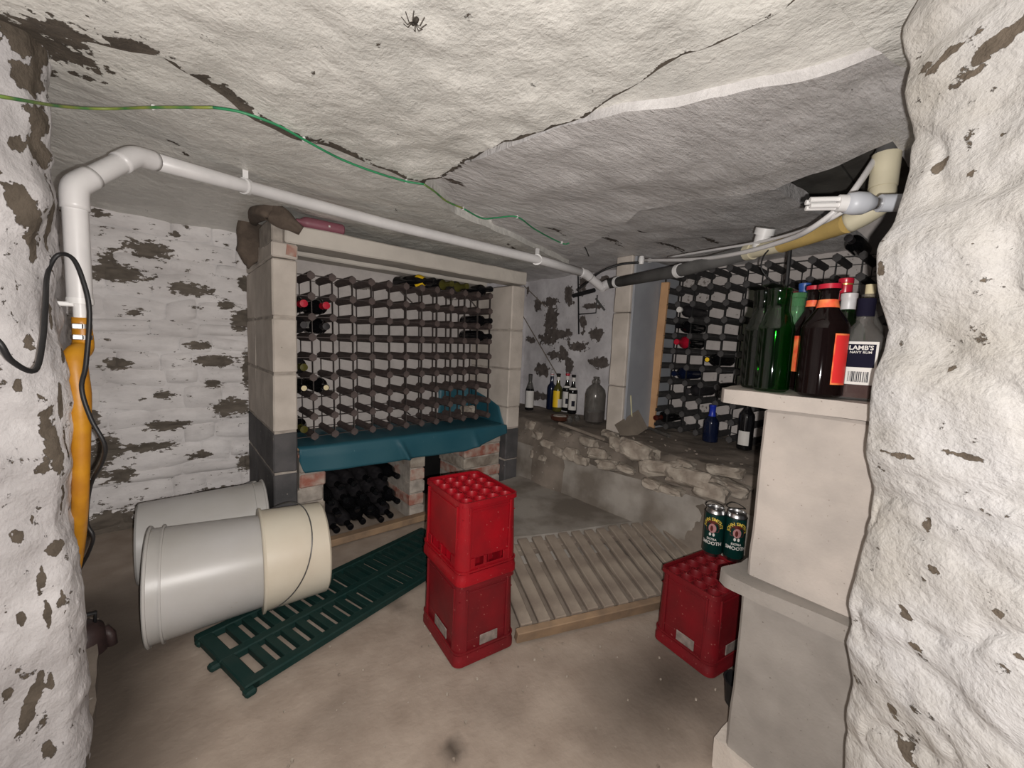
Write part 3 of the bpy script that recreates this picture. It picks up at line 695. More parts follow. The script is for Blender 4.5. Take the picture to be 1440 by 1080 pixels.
pl = thing('block_pillar', 'tall left pillar of cream and dark concrete blocks at the side of the wine rack', 'pillar', (0, 0, 0))
cs = [0.0, 0.12, 0.385, 0.571, 0.832, 1.077, 1.331, 1.40]
mts = ['block_dark', 'block_dark', 'block_dark', 'block', 'block', 'block', 'brick']
for i in range(6):
    block(pl, 0.352, 0.448, 2.0, 2.44, cs[i]+0.004, cs[i+1]-0.004, mts[i], seed=i)
    block(pl, 0.354, 0.446, 2.45, 2.72, cs[i]+0.004, cs[i+1]-0.004, mts[i], seed=i+20)
block(pl, 0.350, 0.452, 1.997, 2.20, 1.331, 1.395, 'block', 'brick', seed=31)
MB().box((0.425, 1.994, 1.365), (0.04, 0.004, 0.045), Matrix.Rotation(0.1, 3, 'Y')).build('brick_face', 'brick', pl)['label'] = 'patch of bare red brick'
block(pl, 0.352, 0.400, 2.01, 2.3, 1.395, 1.50, 'mortar', 'mortar_cap', seed=32)
block(pl, 0.354, 0.45, 2.2, 2.72, 1.331, 1.42, 'block', 'block', seed=36)
mj = MB()
for z_ in cs[1:6]: mj.box((0.4, 2.36, z_), (0.088, 0.71, 0.012))
mj.build('mortar_joint', 'mortar', pl)
pr_ = thing('block_pillar', 'pale block pillar at the right end of the wine rack recess, dark at its foot', 'pillar', (0, 0, 0))
cs2 = [0.0, 0.25, 0.46, 0.60, 0.85, 1.10, 1.385]
for i in range(6):
    block(pr_, 1.683, 1.79, 2.0, 2.44, cs2[i]+0.003, cs2[i+1]-0.003, 'block_dark' if i < 2 else 'block', seed=i+40)
mj = MB()
for z_ in cs2[1:6]: mj.box((1.737, 2.22, z_), (0.10, 0.425, 0.012))
mj.build('mortar_joint', 'mortar', pr_)
ln = thing('concrete_lintel', 'long pale concrete lintel spanning above the wine rack', 'lintel', (0, 0, 0))
block(ln, 0.40, 1.80, 2.0, 2.13, 1.397, 1.478, 'lintel', 'beam', seed=50)
block(ln, 0.45, 1.70, 2.16, 2.26, 1.415, 1.48, 'lintel', 'beam', seed=51)
block(ln, 0.45, 1.70, 2.29, 2.42, 1.40, 1.48, 'lintel', 'beam', seed=52)

# pier beside the alcove
pe = thing('block_pier', 'pale block pier with a grey painted side standing on the ledge', 'pillar', (0, 0, 0))
for i, (a_, b_) in enumerate([(0.49, .78), (.784, 1.23), (1.234, 1.57)]):
    block(pe, 2.12, 2.66, 1.43, 1.545, a_, b_, 'block', seed=60+i)
MB().cbox((2.40, 1.424, 1.03), (0.52, 0.014, 1.07), 0.002).build('grey_panel', 'grey_paint', pe)['label'] = 'smooth grey painted side of the pier'
tr = MB().cbox((0, 0, 0), (0.022, 0.052, 0.94), 0.003).build('pine_batten', 'pine')
tr.location = (2.425, 1.395, 0.975); tr.rotation_euler = (math.radians(1.6), 0, 0)
tag(tr, 'upright bare pine batten between the grey pier and the right wine rack', 'batten')

# near block pillar with slate shelves
npl = thing('block_pillar', 'near pale block pillar carrying the slab full of bottles', 'pillar', (0, 0, 0))
block(npl, 1.0, 1.22, -0.12, 0.313, 0.50, 0.888, 'block_pink', seed=70)
block(npl, 1.0, 1.22, -0.12, 0.320, 0.02, 0.475, 'block_low', seed=71)
solid_patch('slate_shelf', 'block_low', [(0.965, 0.0), (0.962, 0.30), (0.965, 0.345), (0.985, 0.365), (1.05, 0.345), (1.2, 0.33), (1.2, -0.1), (0.97, -0.12)], 0.470, 0.503, npl, step=0.03, amp=0.006, fr=20)
o_ = solid_patch('top_slab', 'block_pink', [(0.965, 0.0), (0.962, 0.30), (0.966, 0.385), (0.985, 0.40), (1.10, 0.42), (1.45, 0.42), (1.45, -0.1), (0.97, -0.12)], 0.893, 0.925, npl, step=0.03, amp=0.003, fr=16)
solid_patch('render_foot', 'block', [(0.985, -0.1), (0.985, 0.30), (1.0, 0.345), (1.1, 0.34), (1.22, 0.33), (1.22, -0.1)], -0.01, 0.07, npl, step=0.03, amp=0.01, fr=20)

# ------------------------------------------------------------------ wine racks
S = 0.096
def peg_mesh(L_):
    mb = MB(); w_, h_ = 0.0165, 0.0205
    ring = [(0, h_), (w_, 0.42*h_), (w_, -0.42*h_), (0, -h_), (-w_, -0.42*h_), (-w_, 0.42*h_)]
    vs = [(x, -0.004, z_) for x, z_ in ring]+[(x, L_+0.004, z_) for x, z_ in ring]
    fs = [tuple(range(6)), tuple(range(6, 12))[::-1]]+[(i, (i+1) % 6, (i+1) % 6+6, i+6) for i in range(6)]
    return mb.add(vs, fs)
def rack(label, loc, rz, cols_, rows_, wood, metal, tilt, tag_cat='wine rack', bottom=True):
    root = thing('wine_rack', label, tag_cat, loc, 0)
    root.rotation_euler = (0, tilt, rz) if rz == 0 else (tilt, 0, rz)
    D = 0.225
    pg = peg_mesh(D).build('peg', wood, root); first = True
    for c_ in range(*cols_):
        for r_ in range(rows_):
            L_ = (c_*S, 0, -r_*S)
            if first: pg.location = L_; first = False
            else: linked(pg, 'peg', root, L_)
    H_ = (rows_-1)*S
    vb = MB().box((0, 0, -H_/2), (0.0025, 0.014, H_+0.02)).build('upright_strip', metal, root); first = True
    for c_ in range(*cols_):
        for y_ in (0.004, D-0.004):
            if first: vb.location = (c_*S, y_, 0); first = False
            else: linked(vb, 'upright_strip', root, (c_*S, y_, 0))
    W_ = (cols_[1]-cols_[0]-1)*S
    hb = MB().box((0, 0, 0), (W_+0.01, 0.012, 0.0025)).build('cross_strip', metal, root); first = True
    for r_ in range(rows_):
        for y_ in (0.004, D-0.004):
            L_ = (cols_[0]*S+W_/2, y_, -r_*S)
            if first: hb.location = L_; first = False
            else: linked(hb, 'cross_strip', root, L_)
    return root
u0, v0, z0 = 0.52846, 2.09888, 1.28584
RL = rack('wide brown peg wine rack in the recess over the teal sheet', (u0, v0, z0), 0, (-1, 12), 9, 'rack_wood', 'rack_metal', -0.0223)
u1, v1, z1 = 2.42002, 1.38095, 1.49563
RR = rack('tall dark grey peg wine rack standing on the ledge at the right wall', (u1, v1, z1), -PI/2, (0, 14), 11, 'rack_wood2', 'rack_metal2', 0)
RR.rotation_euler = (0, -0.0, -PI/2)
RR.rotation_euler = (Matrix.Rotation(-PI/2, 3, 'Z') @ Matrix.Rotation(0.0152, 3, 'Y')).to_euler()
for a_, b_ in (((5.05, 0.02), (6, 0.78)), ((10.05, 0.05), (11, 0.95)), ((5.0, 6.9), (5.9, 7.7))):
    MB().tube([(a_[0]*S, 0.12, -a_[1]*S), (b_[0]*S, 0.12, -b_[1]*S)], 0.004, 6).build('brace_wire', 'rack_metal', RL)

# ------------------------------------------------------------------ bottles
def prof_wine(h=0.30, r=0.0375, nr=0.0135, sh=0.62):
    hs = h*sh
    return [(r*0.75, 0.0), (r, 0.006), (r, hs), (r*0.93, hs+h*0.045), (r*0.66, hs+h*0.10), (nr*1.25, hs+h*0.155), (nr, hs+h*0.20), (nr, h-0.02), (nr*1.15, h-0.018), (nr*1.15, h)]
def cap_of(prof, frac, extra=0.0012):
    h = prof[-1][1]; z_ = h*(1-frac)
    rs = np.interp([z_, z_+0.001], [p[1] for p in prof], [p[0] for p in prof])
    out = [(float(rs[0])+extra, z_)]+[(p[0]+extra, p[1]) for p in prof if p[1] > z_+1e-4]
    return out+[(0.0005, h+extra)]
def bottle(name, label, cat, loc, prof, glass_, cap=None, cap_frac=0.14, lab=None, band=None, group=None, rot=None, n=20, facing=None, cork=None):
    root = thing(name, label, cat, loc, 0, group)
    MB().lathe(prof, n).build('glass', glass_, root, smooth=True)
    if cap:
        c_ = cap_of(prof, cap_frac); MB().lathe([(c_[0][0]-0.001, c_[0][1])]+c_, n).build('cap', cap, root, smooth=True)
    if cork:
        h = prof[-1][1]; MB().lathe([(prof[-1][0]*0.8, h-0.01), (prof[-1][0]*0.8, h+cork[1]), (0.0005, h+cork[1])], 14).build('cork', cork[0], root, smooth=True)
    h = prof[-1][1]
    if lab:
        for (mt, za, zb, a0, a1, off) in lab:
            zs = np.linspace(za*h, zb*h, 5); rr_ = np.interp(zs, [p[1] for p in prof], [p[0] for p in prof])+off
            MB().lathe([(float(a), float(b)) for a, b in zip(rr_, zs)], 12, a0=a0, a1=a1).build('label', mt, root, smooth=True)
    if band:
        for (mt, za, zb) in band:
            zs = np.linspace(za*h, zb*h, 3); rr_ = np.interp(zs, [p[1] for p in prof], [p[0] for p in prof])+0.0008
            MB().lathe([(float(a), float(b)) for a, b in zip(rr_, zs)], n).build('neck_band', mt, root, smooth=True)
    if rot is not None: root.rotation_euler = rot
    return root
W = prof_wine()
def cellL(c_, r_, back=0.0): return (u0+(c_+.5)*S, v0+0.225+back, z0-(r_+1)*S+0.0165+0.0375)
def cellR(c_, r_, back=0.0): return (u1+0.225+back, v1-(c_+.5)*S, z1-(r_+1)*S+0.0165+0.0375)
rotL = (PI/2, 0, 0)                 # local z -> -v
rotR = (0, -PI/2, 0)                # local z -> -u
gl = 'bottles lying in the left wine rack'; gr = 'bottles lying in the right wine rack'
LB = [(-1, 1, 'g_black', 'red_cap', 'dark wine bottle with red cap against the left pillar in the rack', None),
      (0, 1, 'g_black', 'red_cap', 'dark wine bottle with red cap one cell out from the left pillar', None),
      (-1, 2, 'g_dusty', None, 'dusty black wine bottle hard by the pillar, just below the red capped bottles', None),
      (0, 2, 'g_black', 'g_dusty', 'black wine bottle directly below the second red capped bottle', None),
      (-1, 4, 'g_dusty', 'g_olive', 'dusty wine bottle alone in its row beside the left pillar', None),
      (-1, 5, 'g_black', None, 'black bottle with pale cork beside the left pillar', 'cork'),
      (0, 5, 'g_black', None, 'black bottle with pale cork, second from the left pillar in its row', 'cork'),
      (-1, 7, 'g_black', 'g_olive', 'green capped dark bottle in the bottom row at the left pillar', None),
      (10, 1, 'g_black', 'g_black', 'upper of two black bottles at the right end inside the wide rack', None),
      (10, 2, 'g_black', 'g_black', 'lower of two black bottles at the right end inside the wide rack', None)]
for c_, r_, g_, cp, lb, ck_ in LB:
    bottle('wine_bottle', lb, 'bottle', cellL(c_, r_, -0.0), W, g_, cap=cp, cap_frac=0.2, rot=rotL, group=gl, cork=('cork', 0.001) if ck_ else None,
           lab=[('paper', .2, .5, 1.2, 3.4, 0.0008)] if (c_, r_) == (0, 2) else None)
top = [(5, 'g_black', 'g_black', 'dark bottle with bright yellow neck label lying on top of the wide rack', 'yellow', 0.0, -0.30),
       (7, 'g_black', 'g_olive', 'olive capped bottle atop the wide rack, next right of the yellow labelled bottle', None, 0.02, -0.05),
       (8, 'g_dusty', 'g_olive', 'dusty olive capped bottle atop the wide rack, beside the black end bottle', None, 0.02, -0.08),
       (10, 'g_black', 'g_black', 'all black bottle lying at the right end on top of the wide rack', None, 0.0, 0.02)]
for c_, g_, cp, lb, y_, bk, az in top:
    x_, yy, zz = cellL(c_, -1, bk)
    b_ = bottle('wine_bottle', lb, 'bottle', (x_, yy, zz), W, g_, cap=cp, cap_frac=0.3 if cp == 'g_olive' else 0.12, rot=(PI/2, 0, -az), group=gl,
                lab=[('yellow_l', .60, .76, -2.6, 2.6, 0.0015)] if y_ else None)
RB = [(1, 2, 'highest bottle in the left part of the right rack, pale tipped neck', 'g_dusty', 'paper'), (1, 3, 'black bottle one row above the red capped one in the right rack', 'g_black', None),
      (1, 4, 'dark bottle with red foil capsule in the right rack', 'g_black', 'red_cap'), (3, 5, 'dark bottle with yellow cork end, third cell from the pine batten', 'g_black', 'yc'),
      (1, 6, 'long black bottle two rows below the red capped one in the right rack', 'g_blue', None), (2, 7, 'dusty dark bottle directly behind the blue topped bottle in the right rack', 'g_dusty', 'g_dusty'),
      (0, 9, 'dark bottle in the lowest row next to the pine batten', 'g_black', 'rum'), (9, -1, 'black bottle lying on top of the right rack near the rough wall', 'g_black', 'g_dusty')]
for c_, r_, lb, g_, cp in RB:
    yc = cp == 'yc'
    bottle('wine_bottle', lb, 'bottle', cellR(c_, r_), W, g_, cap=None if yc or cp is None else cp, cap_frac=0.34 if cp == 'red_cap' else 0.05 if cp == 'paper' else 0.2, rot=rotR, group=gr, cork=('yellow_l', 0.001) if yc else None,
           lab=[('paper', .1, .22, 0.6, 2.6, 0.0008)] if (c_, r_) in ((1, 2), (1, 3), (1, 4)) else None)

# ------------------------------------------------------------------ shelf, sheet and things below the wide rack
sh = MB().cbox((1.06, 2.24, 0.478), (1.22, 0.38, 0.022), 0.003).build('shelf_board', 'wood_brown')
tag(sh, 'brown board under the wide wine rack beneath the teal sheet', 'shelf')
def tarp():
    pts_top = [(0.455, 2.03, 0.492), (1.66, 2.03, 0.492)]
    nu, nv = 150, 20; vs = []
    a0 = at(430, 668, 'v', 1.955); a1 = at(655, 635, 'v', 1.965)
    for i in range(nu+1):
        s = i/nu; x = 0.450+s*(1.665-0.450)
        zb = np.interp(x, [0.45, a0[0], a1[0], 1.66], [a0[2]+0.06, a0[2], a1[2], a1[2]+0.075])
        for j in range(nv+1):
            t = j/nv
            if t < 0.4:                       # lies on the shelf
                y = 2.40-(t/0.4)*0.42; z_ = 0.4925+0.001*math.sin(x*30)
            else:
                tt = (t-0.4)/0.6; y = 1.978-0.006*min(1, tt*3)-0.008*tt*math.sin(x*9+1)-0.004*tt*math.sin(x*23)
                z_ = 0.4925-(0.4925-zb)*tt
                fold = math.exp(-((x-0.92-0.06*tt)/0.016)**2); y -= 0.030*fold*tt
                fold2 = math.exp(-((x-1.40-0.03*tt)/0.02)**2); y -= 0.012*fold2*tt
            vs.append((x, y, z_))
    fs = [(i*(nv+1)+j, (i+1)*(nv+1)+j, (i+1)*(nv+1)+j+1, i*(nv+1)+j+1) for i in range(nu) for j in range(nv)]
    mb = MB().add(vs, fs)
    o = mb.build('sheet', 'tarp', None, smooth='all')
    md = o.modifiers.new('s', 'SOLIDIFY'); md.thickness = 0.0015
    return o
tp = thing('teal_sheet', 'teal plastic sheet hanging over the shelf below the wide wine rack', 'sheet', (0, 0, 0))
o_ = tarp(); o_.parent = tp
c1 = [at(652, 545, 'v', 2.37), at(688, 549, 'v', 2.36), at(707, 592, 'v', 2.04), at(700, 612, 'v', 2.0)]
q = [(1.40, 2.40, 0.69), (1.66, 2.39, 0.70), (1.675, 2.38, 0.49), (1.40, 2.40, 0.49)]
mb = MB(); nn = 10; vs = []
P0 = [np.array(p) for p in q]
for i in range(nn+1):
    for j in range(nn+1):
        s, t = i/nn, j/nn; p = (P0[0]*(1-s)+P0[1]*s)*(1-t)+(P0[3]*(1-s)+P0[2]*s)*t; vs.append((p[0], p[1]-0.01*math.sin(s*7+t*3), p[2]))
mb.add(vs, [(i*(nn+1)+j, (i+1)*(nn+1)+j, (i+1)*(nn+1)+j+1, i*(nn+1)+j+1) for i in range(nn) for j in range(nn)])
P0 = [np.array(p) for p in [(1.655, 2.39, 0.70), (1.668, 2.06, 0.60), (1.675, 2.0, 0.46), (1.675, 2.39, 0.49)]]; vs = []
for i in range(nn+1):
    for j in range(nn+1):
        s, t = i/nn, j/nn; p = (P0[0]*(1-s)+P0[1]*s)*(1-t)+(P0[3]*(1-s)+P0[2]*s)*t; vs.append((p[0]-0.006*math.sin(s*7+t*3), p[1], p[2]))
mb.add(vs, [(i*(nn+1)+j, (i+1)*(nn+1)+j, (i+1)*(nn+1)+j+1, i*(nn+1)+j+1) for i in range(nn) for j in range(nn)])
o_ = mb.build('turned_up_corner', 'tarp', tp, smooth='all'); md = o_.modifiers.new('s', 'SOLIDIFY'); md.thickness = 0.0015
# odd pieces in the low right corner of the rack
rock('clay_lump', 'rubble', None, cellL(9.9, 7)[:1]+(2.22, 0.555), (0.07, 0.10, 0.07), 0.2, 88)
tag(bpy.data.objects['clay_lump'], 'yellowish brown stone lump in the lowest right cell of the wide rack', 'stone')

# brick supports of the shelf
def brick_pier(label, x0, x1, y0, y1, zt, seed, mix=('brick', 'mortar')):
    t = thing('brick_pier', label, 'brick pier', (0, 0, 0))
    z_ = 0.0; i = 0; r = random.Random(seed)
    while z_ < zt-0.02:
        h = min(0.072, zt-z_); j = r.uniform(-.006, .006)
        block(t, x0+j, x1+j, y0, y1, z_+0.004, z_+h-0.004, mix[i % 2] if r.random() < 0.8 else 'rubble', 'brick', seed=seed+i)
        z_ += h; i += 1
    MB().box(((x0+x1)/2, (y0+y1)/2+0.004, zt/2), (x1-x0-0.01, y1-y0-0.006, zt-0.004)).build('mortar_core', 'mortar', t)
brick_pier('crumbling brick pier beside the left pillar under the teal sheet', 0.455, 0.57, 2.02, 2.40, 0.46, 5)
brick_pier('middle brick and mortar pier behind the red crates under the shelf', 1.02, 1.11, 2.03, 2.38, 0.46, 15, ('mortar', 'brick'))
brick_pier('right brick pier under the shelf beside the right hand pillar', 1.40, 1.68, 2.05, 2.40, 0.46, 25, ('brick', 'mortar'))
tag(MB().box((1.1, 2.36, 0.22), (1.1, 0.02, 0.44)).build('wall_recess', 'bin_shade'), kind='structure')  # added black panel: the deep shade behind the stored bottles put into colour
sb = MB().cbox((0, 0, 0), (0.62, 0.05, 0.035), 0.004).build('sill_board', 'wood_brown'); sb.location = (0.80, 1.985, 0.017); sb.rotation_euler = (0, 0, 0.03)
tag(sb, 'low brown wooden board on the floor in front of the stored bottles', 'board')
# stored bottles in the dark bin, necks towards the room
gb = 'dark bottles stored in the bin under the wide rack'
pos = []
for r_ in range(4):
    for i in range(5):
        pos.append((0.625+i*0.078+(0.039 if r_ % 2 else 0), 0.04+r_*0.066+0.0, r_))
pos = [p for p in pos if p[0] < 0.99]
for x_, z_, r_ in pos:
    nm = ['floor row', 'second row', 'third row', 'fourth row'][r_]
    k_ = round((x_-0.58)/0.078)
    front = random.uniform(-0.02, 0.02)+0.02*r_
    bottle('stored_bottle', 'dusty black bottle in the low bin, %s, %s from the left brick pier' % (nm, ['first', 'second', 'third', 'fourth', 'fifth', 'sixth', 'seventh'][int((x_-0.62)/0.078)]), 'bottle',
           (x_, 2.345+front, z_), W, 'g_dusty' if random.random() < .5 else 'g_black', cap='g_black', cap_frac=.2, rot=(PI/2, 0, random.uniform(-.05, .05)), group=gb, n=12)

# ------------------------------------------------------------------ buckets
def bucket(label, base, ax_dir, L_, r_mouth, r_base, mt, tiltz, handle_ang=None, group='buckets lying on the floor', rim=True, hang=0.06, inner_mt=None):
    """lies on its side: local z runs from base to mouth"""
    root = thing('bucket', label, 'bucket', base, 0, group)
    zax = Vector(ax_dir).normalized(); zax.z = 0; zax = Vector((zax.x, zax.y, math.tan(tiltz))).normalized()
    xax = Vector((0, 0, 1)).cross(zax).normalized(); yax = zax.cross(xax)
    root.rotation_mode = 'QUATERNION'
    root.rotation_quaternion = Matrix(((xax.x, yax.x, zax.x), (xax.y, yax.y, zax.y), (xax.z, yax.z, zax.z))).to_quaternion()
    th = 0.0025
    pf = [(r_base*0.96, 0), (r_base, 0.006), (r_mouth, L_), (r_mouth-th, L_), (r_base-th, 0.009), (0.0005, 0.009)]
    MB().lathe([(0.0005, 0)]+pf, 48).build('shell', mt, root, smooth=True)
    rp = [(r_mouth*0.985, L_-0.042), (r_mouth+0.006, L_-0.042), (r_mouth+0.006, L_-0.037), (r_mouth, L_-0.037)]
    if rim: MB().lathe(rp, 48).build('collar', mt, root, smooth=True)
    MB().lathe([(r_mouth-0.002, L_-0.008), (r_mouth+0.007, L_-0.008), (r_mouth+0.009, L_-0.002), (r_mouth+0.006, L_+0.001), (r_mouth-0.003, L_+0.001)], 48).build('rim', mt, root, smooth=True)
    if handle_ang is not None:
        a, fallz = handle_ang
        pts = []
        zc_ = L_-0.025
        for i in range(33):
            t = PI*i/32; rr_ = r_mouth+0.014
            loc = Vector((rr_*math.cos(t), rr_*math.sin(t)*math.cos(fallz), zc_-rr_*math.sin(t)*math.sin(fallz)*1.0))
            pts.append(Matrix.Rotation(a, 3, 'Z') @ loc)
        MB().tube(pts, 0.0022, 6).build('wire_handle', 'wire', root, smooth='all')
        for s_ in (-1, 1):
            p = Matrix.Rotation(a, 3, 'Z') @ Vector((s_*(r_mouth+0.004), 0, zc_))
            MB().cbox(p, (0.02, 0.02, 0.02), 0.004).build('handle_lug', mt, root)
    return root
d1 = (-0.483, 0.035, 0)
# cream bucket, base to the right; grey one pushed into it, mouth to the left
bucket('cream bucket lying at the front right, the grey bucket pushed into its mouth', (0.455, 1.64, 0.180), d1, 0.212, 0.1755, 0.168, 'bucket_cream', 0.0, rim=False)
cb = [o for o in bpy.data.objects if o.name.startswith('bucket')][-1]
bucket('grey translucent bucket lying with its open mouth towards the left wall', (0.325, 1.650, 0.180), d1, 0.385, 0.176, 0.155, 'bucket', 0.0)
cream = [o for o in bpy.data.objects if o.get('label', '').startswith('cream bucket')][0]
hp = []
for i in range(33):
    t = PI*(i/32)
    hr = 0.182+0.022*math.sin(t)**2; hp.append(Vector((hr*math.cos(t-0.15), hr*math.sin(t-0.15), 0.190-0.125*max(0.0, math.sin(t))**0.8)))
hp = [Matrix.Rotation(-0.62, 3, 'Z') @ p for p in hp]
MB().tube(hp, 0.0022, 6).build('wire_handle', 'wire', cream, smooth='all')
bucket('grey bucket lying behind the other two along the back wall', (-0.10, 2.06, 0.172), (0.999, -0.03, 0), 0.42, 0.170, 0.155, 'bucket', 0.0, handle_ang=(-2.2, 1.2))

# ------------------------------------------------------------------ green slotted floor mat
mt_ = thing('slotted_floor_mat', 'dark green slotted plastic floor mat running from the buckets behind the red crates', 'floor mat', (0.144, 1.242, 0.0), math.radians(16.5))
Lm, Wm, T = 1.0, 0.345, 0.026
zt = T/2+0.002
for y_ in (0.017, Wm/2, Wm-0.017):
    MB().cbox((Lm/2, y_, zt), (Lm, 0.034, T), 0.004).build('rail', 'green_mat', mt_)
for x_ in (0.022, Lm-0.01):
    MB().cbox((x_, Wm/2, zt), (0.040 if x_ < .1 else .02, Wm, T-0.001), 0.004).build('end_rail', 'green_mat', mt_)
sl = None; n_ = 19; pitch = (Lm-0.06)/n_
for i in range(1, n_+1):
    x_ = 0.044+i*pitch-0.004
    wide = 0.036 if i == 10 else 0.026
    for ya, yb in ((0.034, Wm/2-0.017), (Wm/2+0.017, Wm-0.034)):
        if sl is None or wide > 0.02:
            o_ = MB().cbox((0, 0, 0), (wide, yb-ya+0.002, T-0.004), 0.002).build('slat', 'green_mat', mt_)
            o_.location = (x_, (ya+yb)/2, zt)
            if sl is None: sl = o_
        else: linked(sl, 'slat', mt_, (x_, (ya+yb)/2, zt))
for x_, y_ in ((0.01, -0.004), (0.01, Wm-0.03), (-0.008, Wm/2), (0.14, Wm+0.004), (0.42, Wm+0.004)):
    MB().cbox((x_, y_, 0.011), (0.03, 0.03, 0.02), 0.006).build('lug', 'green_mat', mt_)

# ------------------------------------------------------------------ wooden duckboard
th_ = math.radians(-19.2)
db = thing('duckboard', 'weathered grey slatted wooden duckboard tilted up onto the raised platform', 'duckboard', (0.886, 0.937, 0.0), 0)
db.rotation_mode = 'XYZ'; sl_a = math.atan2(0.12, 0.41)
db.rotation_euler = (Matrix.Rotation(th_, 3, 'Z') @ Matrix.Rotation(sl_a, 3, 'X')).to_euler()
Wd, Ld = 0.98, 0.415
r = random.Random(3)
for i in range(15):
    x_ = 0.03+i*0.0665
    jz = r.uniform(-.002, .002)
    o_ = MB().cbox((0, 0, 0), (0.045, Ld-0.02-r.uniform(0, .012), 0.018), 0.003).build('slat', 'wood_grey', db)
    o_.location = (x_, Ld/2+0.012, 0.046+jz); o_.rotation_euler = (0, r.uniform(-.02, .02), r.uniform(-.012, .012))
for y_ in (0.012, Ld-0.03):
    MB().cbox((Wd/2-0.01, y_, 0.0185 if y_ > .02 else 0.024), (Wd, 0.026 if y_ < 0.02 else 0.04, 0.035 if y_ > .02 else 0.046), 0.003).build('bearer', 'wood_brown' if y_ < .02 else 'wood_grey', db)

# ------------------------------------------------------------------ red bottle crates
def crate(label, loc, rz, mt, hole_plate, group=None, parentless=True):
    W_, D_, H_ = 0.284, 0.224, 0.262
    root = thing('bottle_crate', label, 'crate', loc, rz, group)
    def rr(w_, d_, r_, n=5):
        pts = []
        for cx, cy, a0 in ((w_/2-r_, d_/2-r_, 0), (-w_/2+r_, d_/2-r_, PI/2), (-w_/2+r_, -d_/2+r_, PI), (w_/2-r_, -d_/2+r_, 1.5*PI)):
            for k_ in range(n+1):
                a = a0+PI/2*k_/n; pts.append((cx+r_*math.cos(a), cy+r_*math.sin(a)))
        return pts
    def ring(mb, outs, th, zs):   # outs: list of (w,d,r) for each z; closed band with thickness
        loops = []
        for (w_, d_, r_), z_ in zip(outs, zs): loops.append([(x, y, z_) for x, y in rr(w_, d_, r_)])
        for (w_, d_, r_), z_ in list(zip(outs, zs))[::-1]: loops.append([(x, y, z_) for x, y in rr(w_-2*th, d_-2*th, max(r_-th, 0.003))])
        N = len(loops[0]); vs = [p for l in loops for p in l]; fs = []
        K = len(loops)
        for i in range(K):
            j = (i+1) % K
            for k_ in range(N):
                k2 = (k_+1) % N; fs.append((i*N+k_, i*N+k2, j*N+k2, j*N+k_))
        mb.add(vs, fs)
    tap = 0.007
    mb = MB(); ring(mb, [(W_-.002, D_-.002, .026), (W_-.002, D_-.002, .026), (W_-.005, D_-.005, .026), (W_-.007, D_-.007, .026)], 0.006, [0.0, 0.020, 0.024, 0.036]); mb.build('base_band', mt, root, smooth=True)
    mb = MB(); ring(mb, [(W_-.004, D_-.004, .026)]*2, 0.004, [0.040, 0.046]); mb.build('lower_rib', mt, root, smooth=True)
    mb = MB(); ring(mb, [(W_-tap*1.6, D_-tap*1.6, .024), (W_-tap*1.8, D_-tap*1.8, .024)], 0.005, [H_-0.014, H_]); mb.build('top_rim', mt, root, smooth=True)
    # rounded corner posts
    for cx, cy, a0 in ((1, 1, 0), (-1, 1, PI/2), (-1, -1, PI), (1, -1, 1.5*PI)):
        vs = []; nn_ = 6; R_ = 0.034
        zz = [0.03, 0.10, 0.18, H_-0.012]
        for z_ in zz:
            t = z_/H_*tap; row = []
            hw, hd = W_/2-0.002-t, D_/2-0.002-t
            cxx, cyy = cx*(hw-R_), cy*(hd-R_)
            for off in (0, -0.004):
                seq = []
                for k_ in range(nn_+1):
                    a = a0+PI/2*k_/nn_; seq.append((cxx+(R_+off)*math.cos(a), cyy+(R_+off)*math.sin(a), z_))
                if off: seq = seq[::-1]
                row += seq
            vs.append(row)
        n2 = len(vs[0]); fl_ = [p for rw in vs for p in rw]; fs = []
        for i in range(len(zz)-1):
            for k_ in range(n2):
                k2 = (k_+1) % n2; fs.append((i*n2+k_, i*n2+k2, (i+1)*n2+k2, (i+1)*n2+k_))
        fs.append(tuple(range(n2))[::-1]); fs.append(tuple((len(zz)-1)*n2+k_ for k_ in range(n2)))
        MB().add(fl_, fs).build('corner_post', mt, root, smooth=True)
    # sides: recessed panel above two small openings or a grey plate
    for side in range(4):
        lng = side % 2 == 0
        half = (D_ if lng else W_)/2; wd = (W_ if lng else D_)-0.068
        sgn = -1 if side < 2 else 1
        def place(a, dep, z_): # a along side, dep inward
            o_ = half-0.004-dep-z_/H_*tap
            return (a, sgn*o_, z_) if lng else (sgn*o_, a, z_)
        def dims(w_, t_, h_): return (w_, t_, h_) if lng else (t_, w_, h_)
        mb = MB()
        if hole_plate:
            mb.cbox(place(0, .006, 0.158), dims(wd, .004, 0.19), .001)
        else:
            mb.cbox(place(0, .006, 0.165), dims(wd, .004, 0.175), .001)
        sp_o = mb.build('side_panel', mt, root)
        mb = MB()
        for s_ in (-1, 1): mb.cbox(place(s_*(wd/2-.004), .001, 0.14), dims(.008, .008, 0.21), .0015)
        mb.cbox(place(0, .002, H_-.03), dims(wd, .006, .006), .001)
        mb.build('side_rib', mt, root)
        mb = MB()
        if hole_plate:
            MB().cbox(place(-0.01, .0035, 0.062), dims(wd*0.42, .003, 0.034), .001).build('side_plate', 'greyplate', sp_o)['label'] = 'grey worn plate low on the crate side'
            mb.cbox(place(0, .008, 0.052), dims(wd, .004, 0.04), .001)
        else:
            mb.cbox(place(0, .004, 0.048), dims(wd, .005, 0.012), .001)
            mb.cbox(place(0 if lng else wd*.1, .004, 0.062), dims(.012, .005, 0.036), .001)
            mb.cbox(place(-wd*.42, .004, 0.062), dims(wd*.17, .005, 0.036), .001)
            mb.cbox(place(wd*.42, .004, 0.062), dims(wd*.17, .005, 0.036), .001)
        mb.build('lower_rail', mt, root)
